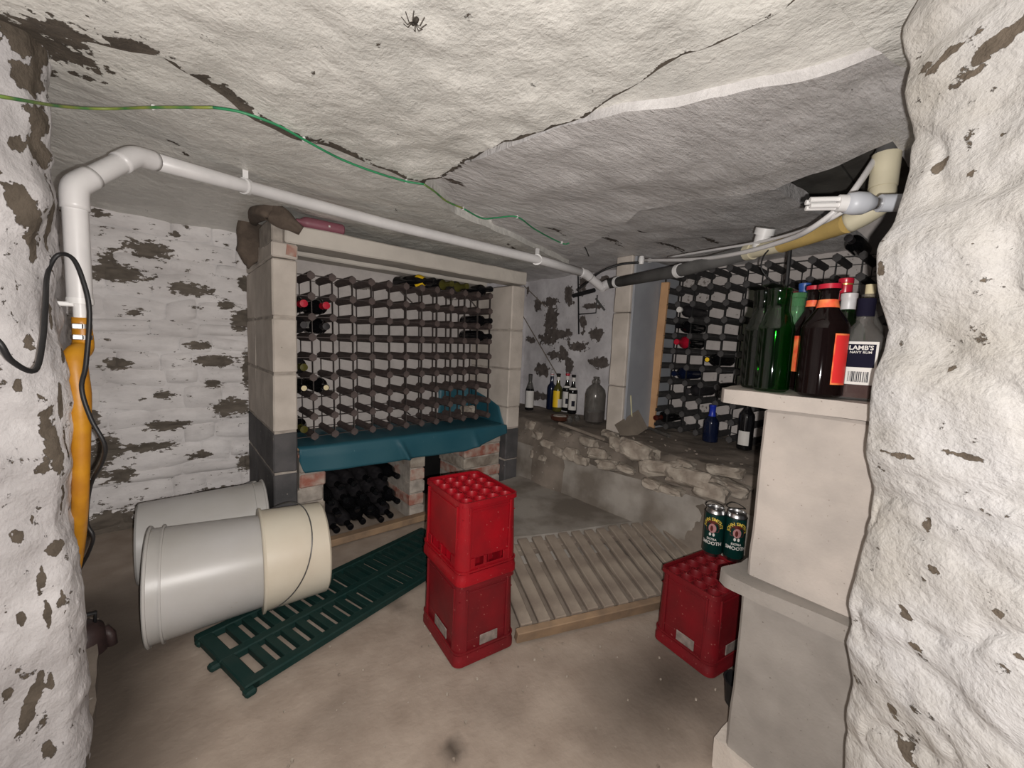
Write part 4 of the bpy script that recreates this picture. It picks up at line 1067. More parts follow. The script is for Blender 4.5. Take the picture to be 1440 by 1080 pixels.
    MB().cbox((0, 0, 0.012), (W_-.03, D_-.03, .005), .001).build('bottom_plate', mt, root)
    # dividers and the rings at the mouths of the cells
    nx, ny = 5, 4; wi, di = W_-0.030, D_-0.030
    mb = MB()
    for i in range(1, nx): mb.box((-wi/2+wi*i/nx, 0, H_*0.5), (.002, di, H_-.05))
    for j in range(1, ny): mb.box((0, -di/2+di*j/ny, H_*0.5), (wi, .002, H_-.05))
    mb.build('divider', mt, root)
    MB().box((0, 0, H_-0.055), (wi, di, .002)).build('inner_web', mt, root)
    ringm = None
    for i in range(nx):
        for j in range(ny):
            big = (i+j) % 2 == 0
            c_ = (-wi/2+wi*(i+.5)/nx, -di/2+di*(j+.5)/ny, H_-0.010)
            if ringm is None:
                R_ = 0.0205
                prf = [(R_, -0.022), (R_+.0035, -0.022), (R_+.0035, 0), (R_+.001, .002), (R_, 0)]
                ringm = MB().lathe(prf+[prf[0]], 16).build('cell_ring', mt, root, smooth=True); ringm.location = c_
            else: linked(ringm, 'cell_ring', root, c_)
    lat = MB()
    for i in range(nx+1):
        lat.box((-wi/2+wi*i/nx, 0, H_-.012), (.004, di+.006, .006))
    for j in range(ny+1): lat.box((0, -di/2+di*j/ny, H_-.012), (wi+.006, .004, .006))
    for i in range(1, nx):
        for j in range(1, ny): lat.lathe([(0.007, -.006), (0.009, -.006), (0.009, .003), (0.007, .003), (0.007, -.006)], 10, Matrix.Translation((-wi/2+wi*i/nx, -di/2+di*j/ny, H_-.010)))
    lat.build('top_lattice', mt, root)
    return root
corner = np.array([0.652, 0.968]); th2 = math.radians(-6.5)
xd = np.array([math.cos(th2), math.sin(th2)]); yd = np.array([-math.sin(th2), math.cos(th2)])
cc = corner+xd*0.111+yd*0.141
crate('lower dusty red plastic bottle crate of the stack of two in the middle', (cc[0], cc[1], 0.0), math.radians(90-6.5), 'red_dark', True, 'red plastic bottle crates')
crate('upper bright red plastic bottle crate on top of the stack of two', (cc[0]-.002, cc[1]+.002, 0.263), math.radians(90-5.0), 'red', False, 'red plastic bottle crates')
corner = np.array([1.255, 0.462]); th2 = math.radians(-9)
xd = np.array([math.cos(th2), math.sin(th2)]); yd = np.array([-math.sin(th2), math.cos(th2)])
cc3 = corner+xd*0.141+yd*0.111
crate('single red bottle crate on the floor with two beer cans on it', (cc3[0], cc3[1], 0.0), math.radians(-9), 'red_dark', True, 'red plastic bottle crates')

# ------------------------------------------------------------------ lettering
def text_geo(s, size, bold=0.0):
    cu = bpy.data.curves.new('lettering', 'FONT'); cu.body = s; cu.size = size; cu.align_x = 'CENTER'; cu.align_y = 'CENTER'; cu.offset = bold; cu.resolution_u = 2
    ob = bpy.data.objects.new('lettering', cu); col.objects.link(ob)
    dg = bpy.context.evaluated_depsgraph_get(); dg.update()
    me = bpy.data.meshes.new_from_object(ob.evaluated_get(dg))
    vs = [tuple(v.co) for v in me.vertices]; fs = [tuple(p.vertices) for p in me.polygons]
    bpy.data.objects.remove(ob); bpy.data.curves.remove(cu); bpy.data.meshes.remove(me)
    return vs, fs
def text_cyl(s, size, R_, ang, z_, mt, parent, arch=0.0, sx=1.0, bold=0.0, name='lettering'):
    vs, fs = text_geo(s, size, bold)
    out = []
    for x, y, _ in vs:
        x *= sx
        if arch:
            a = x/arch; rr_ = arch+y; x, y = rr_*math.sin(a), rr_*math.cos(a)-arch
        th = ang+x/R_; out.append((R_*math.cos(th), R_*math.sin(th), z_+y))
    return MB().add(out, fs).build(name, mt, parent)
def disc_cyl(R_, ang, z_, rx, rz_, mt, parent, name, n=20, y0=-9):
    vs = [(R_*math.cos(ang), R_*math.sin(ang), z_)]
    for k_ in range(n):
        a = 2*PI*k_/n; th = ang+rx*math.cos(a)/R_; vs.append((R_*math.cos(th), R_*math.sin(th), z_+max(rz_*math.sin(a), y0)))
    return MB().add(vs, [(0, k_+1, (k_+1) % n+1) for k_ in range(n)]).build(name, mt, parent)

# ------------------------------------------------------------------ two beer cans in a ring carrier
def can(label, loc, face):
    root = thing('beer_can', label, 'can', loc, 0, 'beer cans on the single crate')
    r_ = 0.0345; h = 0.176
    MB().lathe([(r_*.75, 0.0), (r_*.80, 0.003), (r_, .014), (r_, h-.022), (r_*.98, h-.018)], 28).build('body', 'can', root, smooth=True)
    MB().lathe([(r_*.72, .001), (r_*.82, -.0003), (r_*.86, .004), (r_*1.0, .0145)], 28).build('bottom_rim', 'steel', root, smooth=True)
    MB().lathe([(r_*.985, h-.019), (r_*.90, h-.008), (r_*.86, h-.003), (r_*.88, h), (r_*.82, h), (r_*.80, h-.005), (.0005, h-.005)], 28).build('lid', 'steel', root, smooth=True); lid = [c for c in root.children if c.name.startswith('lid')][0]
    MB().lathe([(0.001, 0), (0.009, 0), (0.009, .001), (.001, .001)], 12, Matrix.Translation((0.004, 0, h-.0045))).build('pull_tab', 'steel', lid)
    R_ = r_+0.0004
    eb = disc_cyl(R_, face, 0.108, 0.024, 0.030, 'can_brown', root, 'emblem', y0=-.012)
    disc_cyl(R_+.0003, face, 0.108, 0.0135, 0.017, 'can_pink', eb, 'emblem_figure')
    disc_cyl(R_+.0006, face-.05, 0.107, 0.005, 0.011, 'can_brown', eb, 'emblem_figure')
    for s_ in (-.17, .17): disc_cyl(R_+.0007, face+s_, 0.085, 0.004, 0.006, 'paper', eb, 'emblem_figure')
    text_cyl("JOHN SMITH'S", 0.0165, R_+.0008, face, 0.142, 'can_yellow', root, arch=0.030, sx=.95, bold=.0004)
    text_cyl('EXTRA', 0.011, R_+.0005, face, 0.067, 'paper', root, bold=.0003)
    text_cyl('SMOOTH', 0.0175, R_+.0005, face, 0.052, 'paper', root, bold=.0005)
    return root
def dirto(x, y): return math.atan2(-y, -x)
ca = at(1001, 779, 'z', 0.262); cbp = at(1026, 777, 'z', 0.262)
dv = np.array([ca[1], -ca[0], 0]); dv = dv/np.linalg.norm(dv)*0.0715; dv[1] += .004
cbp = ca+dv; cz = 0.265
can('left of the two dark green beer cans on the single red crate', (ca[0], ca[1], cz), dirto(ca[0], ca[1])-0.18)
can('right of the two dark green beer cans, nearer the block pillar', (cbp[0], cbp[1], cz), dirto(cbp[0], cbp[1])+0.20)
rg = thing('ring_carrier', 'dark plastic ring carrier holding the two beer cans, two rings empty', 'plastic ring carrier', (0, 0, 0))
away = np.array([-dv[1], dv[0], 0]); away = away/np.linalg.norm(away)
if away @ ca < 0: away = -away
for c_, dz in ((ca, 0), (cbp, 0), (ca+away*0.068-np.array([.01, 0, 0]), .006), (cbp+away*0.07, .012)):
    e = 0.0345 if dz == 0 else 0.031
    pts = [(c_[0]+e*math.cos(t), c_[1]+e*math.sin(t), cz+0.160+dz+(0.004*math.sin(t*2) if dz else 0)) for t in [2*PI*k_/24 for k_ in range(24)]]
    MB().tube(pts, 0.0016, 5, closed=True).build('ring', 'black', rg, smooth='all')

# ------------------------------------------------------------------ bottles on the near slab
ZS = 0.9275
gn = 'bottles on the near slab'
def px_bottle(x, y, u_): 
    p = at(x, y, 'u', u_); return (p[0], p[1], ZS)
def prof_scale(h, r, nr, sh=.56, neck=.70, lip=1.15):
    return [(r*.8, 0), (r, .006), (r, h*sh), (r*.97, h*(sh+.04)), (r*.82, h*(sh+.09)), (nr*1.25, h*neck), (nr, h*(neck+.06)), (nr, h-.014), (nr*lip, h-.012), (nr*lip, h-.001), (nr*.9, h)]
fc = lambda p: dirto(p[0], p[1])
def place(x, t): # horizontal position from picture column and distance
    d = ray(x, 555); return (d[0]*t, d[1]*t)
def nb(label, x, t, prof, g_, **kw):
    p = place(x, t); return bottle('bottle', label, 'bottle', (p[0], p[1], ZS), prof, g_, group=gn, n=28, **kw), p
flg = prof_scale(.222, .033, .0225, .62, .74, 1.06)
nb('large-necked empty green bottle at the front left of the slab, bright green', 1082, .90, prof_scale(.222, .0345, .0225, .60, .72, 1.05), 'g_green')
nb('dark greenish clear empty bottle at the far left corner of the slab', 1062, .975, prof_scale(.228, .036, .0225, .58, .70, 1.05), 'g_darkgreen')
nb('pale green bottle behind, between the front green bottle and the black beer bottles', 1108, 1.03, prof_scale(.235, .036, .015), 'g_lime', cap='g_lime')
pf = place(1150, .82)
ff = fc(pf)
nb('front black beer bottle with a big red label on its side', 1150, .82, prof_scale(.222, .0395, .0155, .60, .78, 1.18), 'g_brown',
   cap='red_cap', cap_frac=.045, band=[('orange_l', .79, .86)], lab=[('orange_l', .12, .56, ff+.42, ff+1.22, .0006), ('red_l', .135, .545, ff+.47, ff+1.17, .0011)])
nb('black beer bottle with orange neck band just behind the big front one', 1129, .96, prof_scale(.242, .035, .0125, .56, .76, 1.18), 'g_brown', cap='red_cap', cap_frac=.04, band=[('orange_l', .80, .86)], lab=[('orange_l', .18, .52, fc(place(1139, .93))-1.0, fc(place(1139, .93))-.4, .0008)])
nb('black beer bottle with small orange neck band furthest left of the black ones', 1103, 1.22, prof_scale(.268, .034, .0125, .56, .76, 1.18), 'g_brown', cap='red_cap', cap_frac=.04, band=[('orange_l', .74, .79)], lab=[('orange_l', .2, .5, fc(place(1118, 1.1))-1.2, fc(place(1118, 1.1))-.3, .0008)])
nb('bottle with a blue foil neck in the back of the slab group', 1115, 1.16, prof_scale(.283, .036, .012, .56, .72, 1.1), 'g_brown', cap='blue_l', cap_frac=.22)
nb('bottle with a shiny red and gold capsule in the back of the slab group', 1171, 1.0, prof_scale(.270, .034, .0125, .56, .72, 1.1), 'g_black', cap='red_cap', cap_frac=.2, band=[('gold', .93, .985)])
nb('green spirit bottle with a tall white screw cap', 1178, .90, prof_scale(.219, .034, .0125, .60, .76, 1.1), 'g_green', cap='white_cap', cap_frac=.16)
nb('clear bottle closed with a pale wooden stopper behind the rum bottle', 1206, .95, prof_scale(.227, .034, .0135, .60, .78, 1.1), 'g_smoke', cork=('cork', .022))
# flat rum flask
pr2 = place(1203, .80); fr = fc(pr2)
rumb = thing('rum_flask', 'flat clear rum flask with a dark label and a barcode', 'bottle', (pr2[0], pr2[1], ZS), fr, gn)
def flask(prof, mt, name, sx, sy, parent, n=28, pw=.6):
    vs = []; fs = []
    for (r_, z_) in prof:
        for k_ in range(n):
            a = 2*PI*k_/n; c_, s_ = math.cos(a), math.sin(a)
            bl = min(1, max(0, (r_-.014)/.012))
            e = pw*bl+1*(1-bl)
            x = math.copysign(abs(c_)**e, c_)*r_*(sx*bl+1*(1-bl)); y = math.copysign(abs(s_)**e, s_)*r_*(sy*bl+1*(1-bl))
            vs.append((x, y, z_))
    for i in range(len(prof)-1):
        for k_ in range(n): fs.append((i*n+k_, i*n+(k_+1) % n, (i+1)*n+(k_+1) % n, (i+1)*n+k_))
    fs.append(tuple(range(n))[::-1]); fs.append(tuple((len(prof)-1)*n+k_ for k_ in range(n)))
    return MB().add(vs, fs).build(name, mt, parent, smooth=True)
fp = [(.034, 0), (.0365, .005), (.0365, .105), (.034, .118), (.024, .134), (.0135, .148), (.0125, .185), (.0125, .187)]
flask(fp, 'g_clear', 'glass', .62, 1.0, rumb)
flask([(.032, .003), (.0345, .006), (.0345, .035), (.03, .036)], 'rum', 'rum', .58, .97, rumb)
MB().lathe([(.0138, .160), (.0142, .162), (.0142, .194), (.0005, .195)], 18).build('cap', 'navy_l', rumb, smooth=True)
def plate(parent, w_, h_, x, z_, mt, name, y=0.0): return MB().box((x, y, z_), (.0006, w_, h_)).build(name, mt, parent)
rl = plate(rumb, .050, .082, .0238, .070, 'paper', 'label')
plate(rl, .043, .044, .0242, .084, 'navy_l', 'label_panel')
vs, fs = text_geo("LAMB'S", .0115, .0003); MB().add([(0.0248, x, y+.099) for x, y, _ in vs], fs).build('lettering', 'paper', rl)
vs, fs = text_geo("NAVY RUM", .0065, .0001); MB().add([(0.0248, x, y+.0905) for x, y, _ in vs], fs).build('lettering', 'paper', rl)
bc = MB(); rb = random.Random(2); x_ = -.015
while x_ < .015:
    w_ = rb.choice([.0006, .001, .0016]); bc.box((.0243, x_, .044), (.0003, w_, .020)); x_ += w_+rb.choice([.0007, .0012])
bc.build('barcode', 'ink', rl)

# ------------------------------------------------------------------ bottles on the ledge in front of the right rack
p = at(997, 626, 'z', 0.5)
def ledge_bottle(label, x, y, prof, g_, **kw):
    p = at(x, y, 'z', 0.5); return bottle('bottle', label, 'bottle', (p[0]+.0, p[1], 0.503), prof, g_, group='bottles standing on the ledge', n=22, **kw), p
ledge_bottle('squat dark bottle with bright blue foil neck on the ledge before the right rack', 998, 622, prof_scale(.215, .041, .016, .52, .70, 1.1), 'g_blue', cap='blue_neck', cap_frac=.30)
p = at(1046, 633, 'z', 0.5); f_ = fc(p)
ledge_bottle('tall dark wine bottle with plain white label on the ledge close to the near pillar', 1046, 633, prof_wine(.29, .0375), 'g_black', lab=[('paper', .10, .36, f_-1.0, f_+.5, .0008)])
# alcove row
def alb(label, x, y, prof, g_, **kw):
    p = at(x, y, 'z', 0.5); f_ = fc(p)
    if 'labf' in kw:
        kw['lab'] = [(m_, a, b, f_+c_, f_+d, e) for (m_, a, b, c_, d, e) in kw.pop('labf')]
    return bottle('bottle', label, 'bottle', (p[0], p[1], 0.503), prof, g_, group='bottles standing in the alcove', **kw)
SC = prof_scale
alb('lone dark bottle with clear neck and white label standing apart in the alcove', 744, 577, SC(.285, .034, .0125, .52, .70), 'g_black', labf=[('paper', .08, .54, -1.1, 1.1, .001)], band=[('g_smoke', .6, .98)])
alb('dark blue bottle at the left end of the alcove group', 774, 576, SC(.30, .036, .014), 'g_blue', cap='white_cap', cap_frac=.1, band=[('red_cap', .94, .99)])
alb('whisky coloured bottle with yellow label and black cap in the alcove group', 783, 579, SC(.30, .036, .014), 'g_olive', cap='g_black', cap_frac=.08, labf=[('yellow_l', .12, .55, -1.4, .4, .001), ('paper', .12, .34, .1, 1.2, .0014)], band=[('paper', .82, .91)])
for lb, x, cp in (('green black bottle with white label and red cap next to the yellow labelled bottle', 795.5, 'red_cap'), ('green black bottle with white label and black cap, second of three alike', 804, 'g_black'), ('green black bottle with white label and dark red cap right beside the glass jar', 812, 'red_cap')):
    alb(lb, x, 578 if cp == 'red_cap' else 582, SC(.30, .036, .014), 'g_black', cap=cp, cap_frac=.06, band=[('paper', .83, .93), ('paper', .62, .67)], labf=[('paper', .10, .52, -.9, .9, .001), ('ink', .20, .34, -.2, .5, .0016)])
alb('clear glass bottle with white ribbed neck behind the big glass jar', 821, 577, SC(.315, .034, .013), 'g_smoke', cap='paper', cap_frac=.1)
p = at(835, 594, 'z', 0.5)
dj = thing('demijohn', 'large dusty clear glass demijohn jar next to the pier', 'demijohn', (p[0], p[1], .503))
MB().lathe([(.055, 0), (.068, .01), (.070, .03), (.070, .19), (.062, .225), (.040, .25), (.020, .265), (.016, .275), (.016, .30), (.021, .302), (.021, .312), (.014, .314)], 28).build('glass', 'g_smoke', dj, smooth=True)
MB().lathe([(.0005, .004), (.062, .008), (.064, .03), (.064, .075), (.0005, .078)], 24).build('liquid', 'dish', dj, smooth=True)
for s_ in (-1, 1): MB().tube([(s_*.018, 0, .268)]+[(s_*(.030+.010*math.sin(t)), 0, .275+.018*math.cos(t)) for t in (2.4, 1.6, .8, 0)]+[(s_*.016, 0, .296)], .004, 8).build('ring_handle', 'g_smoke', dj, smooth='all')
p = at(791, 592, 'z', 0.5)
di_ = thing('oval_dish', 'shallow dark brown dish with grey stone in it in front of the alcove bottles', 'dish', (p[0]-.03, p[1], .503))
MB().lathe([(.04, 0), (.058, .01), (.066, .036), (.062, .038), (.052, .014), (.0005, .010)], 24).build('bowl', 'dish', di_, smooth=True)
MB().lathe([(.0005, .030), (.044, .030), (.048, .034), (.042, .041), (.0005, .042)], 20).build('grey_disc', 'mortar', di_, smooth=True)
for i, (x, y, lb) in enumerate(((805, 594, 'left small dusty round glass pot beside the brown dish'), (815, 592, 'right small dusty round glass pot beside the demijohn'))):
    p = at(x, y, 'z', .5); t = thing('glass_pot', lb, 'pot', (p[0]-.03, p[1], .503), 0, 'small dusty glass pots')
    MB().lathe([(.016, 0), (.021, .008), (.023, .025), (.016, .036), (.017, .040), (.014, .040), (.013, .034), (.019, .022), (.0005, .006)], 16).build('glass', 'g_smoke', t, smooth=True)

# thin stick, cane, card, glass tube on the ledge
def stick(name, label, cat, pts, r_, mt): return tag(MB().tube(pts, r_, 6).build(name, mt, None, smooth=True), label, cat)
stick('thin_stick', 'long thin pole leaning on the mottled alcove wall above the bottles', 'stick', [at(733, 440, 'u', 2.40), at(785, 530, 'u', 2.40)], .004, 'card')
stick('thin_stick', 'short dark stick slanting high on the mottled alcove wall', 'stick', [at(735, 400, 'u', 2.42), at(768, 432, 'u', 2.42)], .004, 'card')
stick('straw', 'pale yellow straw standing on the ledge against the grey side of the pier', 'straw', [(2.21, 1.405, .505+.0), tuple(at(887, 556, 'v', 1.41))], .0045, 'straw')
a_ = at(912, 602, 'z', .515); b_ = at(941, 613, 'z', .515)
stick('glass_tube', 'short thick glass tube lying on the ledge at the foot of the pine batten', 'tube', [a_, b_], .013, 'g_smoke')
p = at(878, 612, 'z', .5)
cd = MB().cbox((0, 0, 0), (.20, .004, .13), .001).build('cardboard_piece', 'card'); cd.location = (p[0]+.10, p[1]+.02, .54); cd.rotation_euler = (-.30, -.45, -.25)
tag(cd, 'torn grey brown cardboard piece leaning at the foot of the pier', 'cardboard')
bk = thing('metal_bracket', 'black metal bracket fixed to the mottled alcove wall below the pipe joint', 'bracket', (0, 0, 0))
bp_ = lambda x, y: tuple(at(x, y, 'u', 2.40))
MB().tube([bp_(813, 385), bp_(814, 470)], .006, 6).build('upright_rod', 'black', bk)
MB().tube([bp_(814, 442), bp_(838, 440), bp_(840, 415)], .005, 6).build('arm', 'black', bk)
MB().tube([bp_(806, 416), bp_(836, 408)], .016, 10).build('socket', 'black', bk)
MB().tube([bp_(838, 420), bp_(850, 436)], .008, 8).build('tap', 'foam', bk)
stick('iron_nail', 'black iron nail hanging from the ceiling slab above the alcove', 'nail', [bp_(771, 375), bp_(771, 390)], .006, 'black')

# ------------------------------------------------------------------ white waste pipe on the left
def smooth_path(pts, n=6):
    P = [np.array(p, float) for p in pts]; P = [2*P[0]-P[1]]+P+[2*P[-1]-P[-2]]; out = []
    for i in range(1, len(P)-2):
        for k_ in range(n):
            t = k_/n; out.append(0.5*((2*P[i])+(-P[i-1]+P[i+1])*t+(2*P[i-1]-5*P[i]+4*P[i+1]-P[i+2])*t*t+(-P[i-1]+3*P[i]-3*P[i+1]+P[i+2])*t**3))
    out.append(P[-2]); return [tuple(p) for p in out]
wp = thing('waste_pipe', 'white plastic waste pipe rising on the left and running under the ceiling', 'pipe', (0, 0, 0))
RP = 0.0215
a = dp(104, 262, .90); b = dp(190, 219, 1.02); c = dp(345, 262, 1.36); d_ = dp(540, 314, 1.66); e = dp(760, 366, 2.02); g = dp(824, 385, 2.16); h_ = dp(846, 404, 2.24)
low = np.array([a[0], a[1], 1.055])
MB().tube([tuple(low), tuple(a-np.array([0, 0, .01]))], RP, 18).build('vertical_pipe', 'pvc', wp, smooth=True)
MB().tube([tuple(a), tuple(b)], RP, 18).build('slanting_pipe', 'pvc', wp, smooth=True)
MB().tube([tuple(b), tuple(c), tuple(d_), tuple(e), tuple(g)], RP, 18).build('long_pipe', 'pvc', wp, smooth='all')
MB().tube([tuple(g), tuple(h_)], RP, 18).build('end_pipe', 'pvc', wp, smooth=True)
def elbow(p, q, r2, mt, par, ln_=.05, R_=RP+.003, name='elbow'):
    q = np.array(q); u_ = np.array(p)-q; u_ /= np.linalg.norm(u_); w_ = np.array(r2)-q; w_ /= np.linalg.norm(w_)
    pts = smooth_path([q+u_*ln_, q+u_*ln_*.4, q+(u_+w_)*ln_*.08, q+w_*ln_*.4, q+w_*ln_], 3)
    return MB().tube(pts, R_, 18).build(name, mt, par, smooth='all')
elbow(low, a, b, 'pvc', wp); elbow(a, b, c, 'pvc', wp); elbow(e, g, h_, 'pvc', wp, .035)
for q_, t_ in (((345, 262), 1.36), ((755, 365), 2.01)):
    p = dp(*q_, t_); MB().box((p[0], p[1], p[2]+.028), (.016, .012, .05)).build('pipe_clip', 'white_pl', wp)
    MB().lathe([(RP+.001, -.008), (RP+.005, -.008), (RP+.005, .008), (RP+.001, .008)], 18, Matrix.Translation(Vector(p)) @ Vector(c-b).to_track_quat('Z', 'Y').to_matrix().to_4x4()).build('pipe_clip', 'white_pl', wp)
MB().tube([(low[0], low[1], 1.058), (low[0], low[1], .995)], .0125, 14).build('reducer_spigot', 'white_pl', wp, smooth=True)
MB().tube([(low[0], low[1], 1.063), (low[0], low[1], 1.05)], RP+.0015, 18).build('reducer_collar', 'white_pl', wp, smooth=True)
MB().cbox((low[0]-.022, low[1]-.01, 1.048), (.03, .012, .010), .002).build('reducer_tab', 'white_pl', wp)
# hose
ho = thing('discharge_hose', 'orange yellow lay-flat hose hanging from the white pipe down to the sump', 'hose', (0, 0, 0))
top_ = np.array([low[0], low[1], 1.02])
hz = [(.018, 0), (.018, 0), (.019, 0), (.021, 0), (.022, 0), (.022, 0), (.021, 0), (.018, 0)]
hpts = [top_, np.array([low[0]+.001, low[1], .955]), dp(105, 505, .90), dp(111, 555, .90), dp(114, 600, .905), dp(113, 700, .93), dp(110, 755, .98), dp(106, 800, 1.03), dp(95, 850, 1.10)]
sp_ = smooth_path(hpts, 6); nr = len(sp_)
rs_ = list(np.interp(np.linspace(0, 8, nr), [0, 1, 2, 3, 4, 5, 6, 7, 8], [.0155, .019, .0215, .0205, .0165, .0145, .0145, .011, .008]))
o_ = MB().tube(sp_, rs_, 14).build('hose', 'hose', ho, smooth='all')
for z_ in (1.0, .975):
    hc_ = MB().lathe([(.0165, -.005), (.0185, -.005), (.0185, .005), (.0165, .005)], 18, Matrix.Translation((low[0], low[1], z_))).build('hose_clamp', 'steel', ho, smooth=True)
    MB().cbox((low[0]-.004, low[1]-.02, z_), (.018, .008, .012), .002).build('clamp_screw', 'steel', hc_)
# black cable on the left
cab = [dp(-20, 465, .62), dp(0, 483, .62), dp(17, 508, .64), dp(49, 521, .68), dp(60, 480, .72), dp(64, 430, .76), dp(67, 385, .83), dp(81, 359, .85), dp(102, 363, .855), dp(117, 395, .86), dp(126, 440, .865), dp(121, 512, .87), dp(115, 547, .875), dp(128, 589, .885), dp(147, 625, .90), dp(144, 650, .92), dp(127, 684, .95), dp(122, 733, .99), dp(131, 755, 1.0), dp(124, 778, 1.02), dp(111, 804, 1.06), dp(108, 830, 1.14)]
tag(MB().tube(smooth_path(cab, 6), .0042, 8).build('black_cable', 'black', None, smooth='all'), 'black cable looped over the white pipe and down beside the orange hose', 'cable')
# earth wire under the ceiling
ew = thing('earth_wire', 'green and yellow earth wire clipped along under the ceiling slabs', 'wire', (0, 0, 0))
def ceil_pt(x, y, z_): return at(x, y, 'z', z_)
wz = [(-30, 130, 1.515), (20, 139, 1.492), (90, 150, 1.492), (150, 153, 1.492), (215, 151, 1.492), (300, 151, 1.492)]
wz2 = [(300, 151, 1.492), (340, 158, 1.492), (390, 176, 1.492), (427, 196, 1.492), (480, 224, 1.492), (530, 243, 1.492), (571, 255, 1.492), (596, 259, 1.494)]
wz3 = [(596, 259, 1.494), (612, 270, 1.494), (628, 283, 1.494), (651, 293, 1.494)]
wz4 = [(651, 293, 1.494), (678, 307, 1.494), (700, 306, 1.494), (727, 305, 1.494), (750, 321, 1.494), (775, 335, 1.494), (793, 343, 1.494), (800, 342, 1.494)]
for pts, m_ in ((wz, 'yelwire'), (wz2, 'greenwire'), (wz3, 'yelwire'), (wz4, 'greenwire')):
    MB().tube(smooth_path([dp(p[0], p[1], {-30: .66, 20: .70, 90: .84}[p[0]]) if p[0] < 100 else ceil_pt(*p) for p in pts], 5), .0030, 7).build('wire', m_, ew, smooth='all')
for x, y in ((215, 151), (427, 196), (571, 255), (651, 293), (727, 305), (790, 341)):
    p = ceil_pt(x, y, 1.495); MB().cbox(p, (.007, .010, .012), .002).build('wire_clip', 'white_pl', ew)
stick('thin_wire', 'short dark loose wire end hanging from the ceiling over the alcove', 'wire', smooth_path([at(812, 340, 'z', 1.54), at(822, 347, 'z', 1.53), at(828, 360, 'z', 1.52)], 4), .003, 'black')

# rag and mauve bottle on the left pillar
rag = thing('brown_rag', 'brown cloth rag draped over the top of the left block pillar', 'cloth', (0, 0, 0))
import bmesh as _bm
def cloth(path, widths, name, seed, mt='rag', thick=.03):
    vs = []; fs = []; n = 16; P = smooth_path(path, 6); N = len(P); wd = np.interp(np.linspace(0, 1, N), np.linspace(0, 1, len(widths)), widths)
    for i, p in enumerate(P):
        t = np.array(P[min(i+1, N-1)])-np.array(P[max(i-1, 0)]); t /= np.linalg.norm(t)
        a = np.cross(t, np.array([0.25, 1, 0.1])); a /= np.linalg.norm(a)+1e-9; b = np.cross(a, t)
        for k_ in range(n):
            an = 2*PI*k_/n; f = 1+.22*math.sin(3*an+seed+i*.25)+.12*math.sin(5*an-i*.4)
            vs.append(tuple(np.array(p)+a*math.cos(an)*wd[i]*f+b*math.sin(an)*thick*f))
    for i in range(N-1):
        for k_ in range(n): fs.append((i*n+k_, i*n+(k_+1) % n, (i+1)*n+(k_+1) % n, (i+1)*n+k_))
    fs.append(tuple(range(n))[::-1]); fs.append(tuple((N-1)*n+k_ for k_ in range(n)))
    return MB().add(vs, fs).build(name, mt, rag, smooth='all')
cloth([at(424, 324, 'v', 1.97), at(405, 312, 'v', 1.98), at(385, 302, 'v', 2.03), at(368, 297, 'v', 2.08), at(352, 305, 'u', .335), at(350, 330, 'u', .325), at(352, 355, 'u', .325), at(350, 371, 'u', .325)], [.018, .034, .040, .030, .045, .050, .046, .018], 'cloth', 1)
mvp = at(452, 307, 'v', 2.03)
mv = thing('mauve_container', 'mauve plastic tube bottle lying on the lintel beside the rag', 'plastic bottle', (mvp[0], 2.04, 1.505))
mvr = [(.006, -.105), (.010, -.10), (.012, -.085), (.024, -.07), (.0265, -.055), (.0265, .095), (.022, .10), (.0005, .10)]
MB().lathe(mvr, 20, Matrix.Rotation(PI/2, 4, 'Y') @ Matrix.Identity(4)).build('body', 'mauve', mv, smooth=True)
MB().box((0.03, -.0265, .0), (.008, .001, .008)).build('price_spot', 'paper', mv)

# ------------------------------------------------------------------ pipes and lamp on the right
gp = thing('lagged_pipe', 'pipe in dark grey foam lagging and yellow tape running under the right ceiling', 'pipe', (0, 0, 0))
A1 = dp(856, 399, 2.26); A2 = dp(955, 381, 1.80); A3 = dp(1055, 354, 1.46); A4 = dp(1100, 344, 1.33); A5 = dp(1192, 314, 1.08); A6 = dp(1238, 290, 1.02); A7 = A6+np.array([.0, .0, .22])
MB().tube([h_, A1], .026, 18).build('white_coupling', 'pvc', gp, smooth=True)
MB().tube([A1, A2, A3], .027, 18).build('foam_lagging', 'foam', gp, smooth='all')
def ringat(p, dr, r_, w_, mt, par, name):
    MB().lathe([(r_-.003, -w_), (r_, -w_), (r_, w_), (r_-.003, w_)], 20, Matrix.Translation(Vector(p)) @ Vector(dr).to_track_quat('Z', 'Y').to_matrix().to_4x4()).build(name, mt, par, smooth=True)
ringat(A2, A3-A2, .030, .012, 'white_pl', gp, 'tape_band'); ringat(A1*.85+A2*.15, A2-A1, .030, .01, 'white_pl', gp, 'tape_band')
MB().tube([A3, A4], .024, 18).build('cream_sleeve', 'pvc_cream', gp, smooth=True)
ringat(A3, A4-A3, .029, .014, 'pvc_cream', gp, 'socket')
MB().tube([A4, A5], .0255, 18).build('yellow_tape_wrap', 'tape', gp, smooth=True)
MB().tube(smooth_path([A5, A5*.45+A6*.55, A6+np.array([0, 0, .01]), A6+np.array([0, 0, .05])], 5), .027, 18).build('elbow', 'pvc_cream', gp, smooth='all')
MB().tube([A6+np.array([0, 0, .045]), A6+np.array([0, 0, .125])], .029, 18).build('riser_socket', 'pvc_cream', gp, smooth=True)
MB().tube([A6+np.array([0, 0, .12]), A6+np.array([0, 0, .34])], .022, 18).build('riser_pipe', 'foam', gp, smooth=True)
te = thing('inspection_cap', 'white round screw cap standing on a short branch of the pipe', 'pipe cap', (0, 0, 0))
t0 = dp(1068, 348, 1.42); t1 = dp(1074, 330, 1.40)
MB().tube([t0, t1], .024, 18).build('branch', 'white_pl', te, smooth=True)
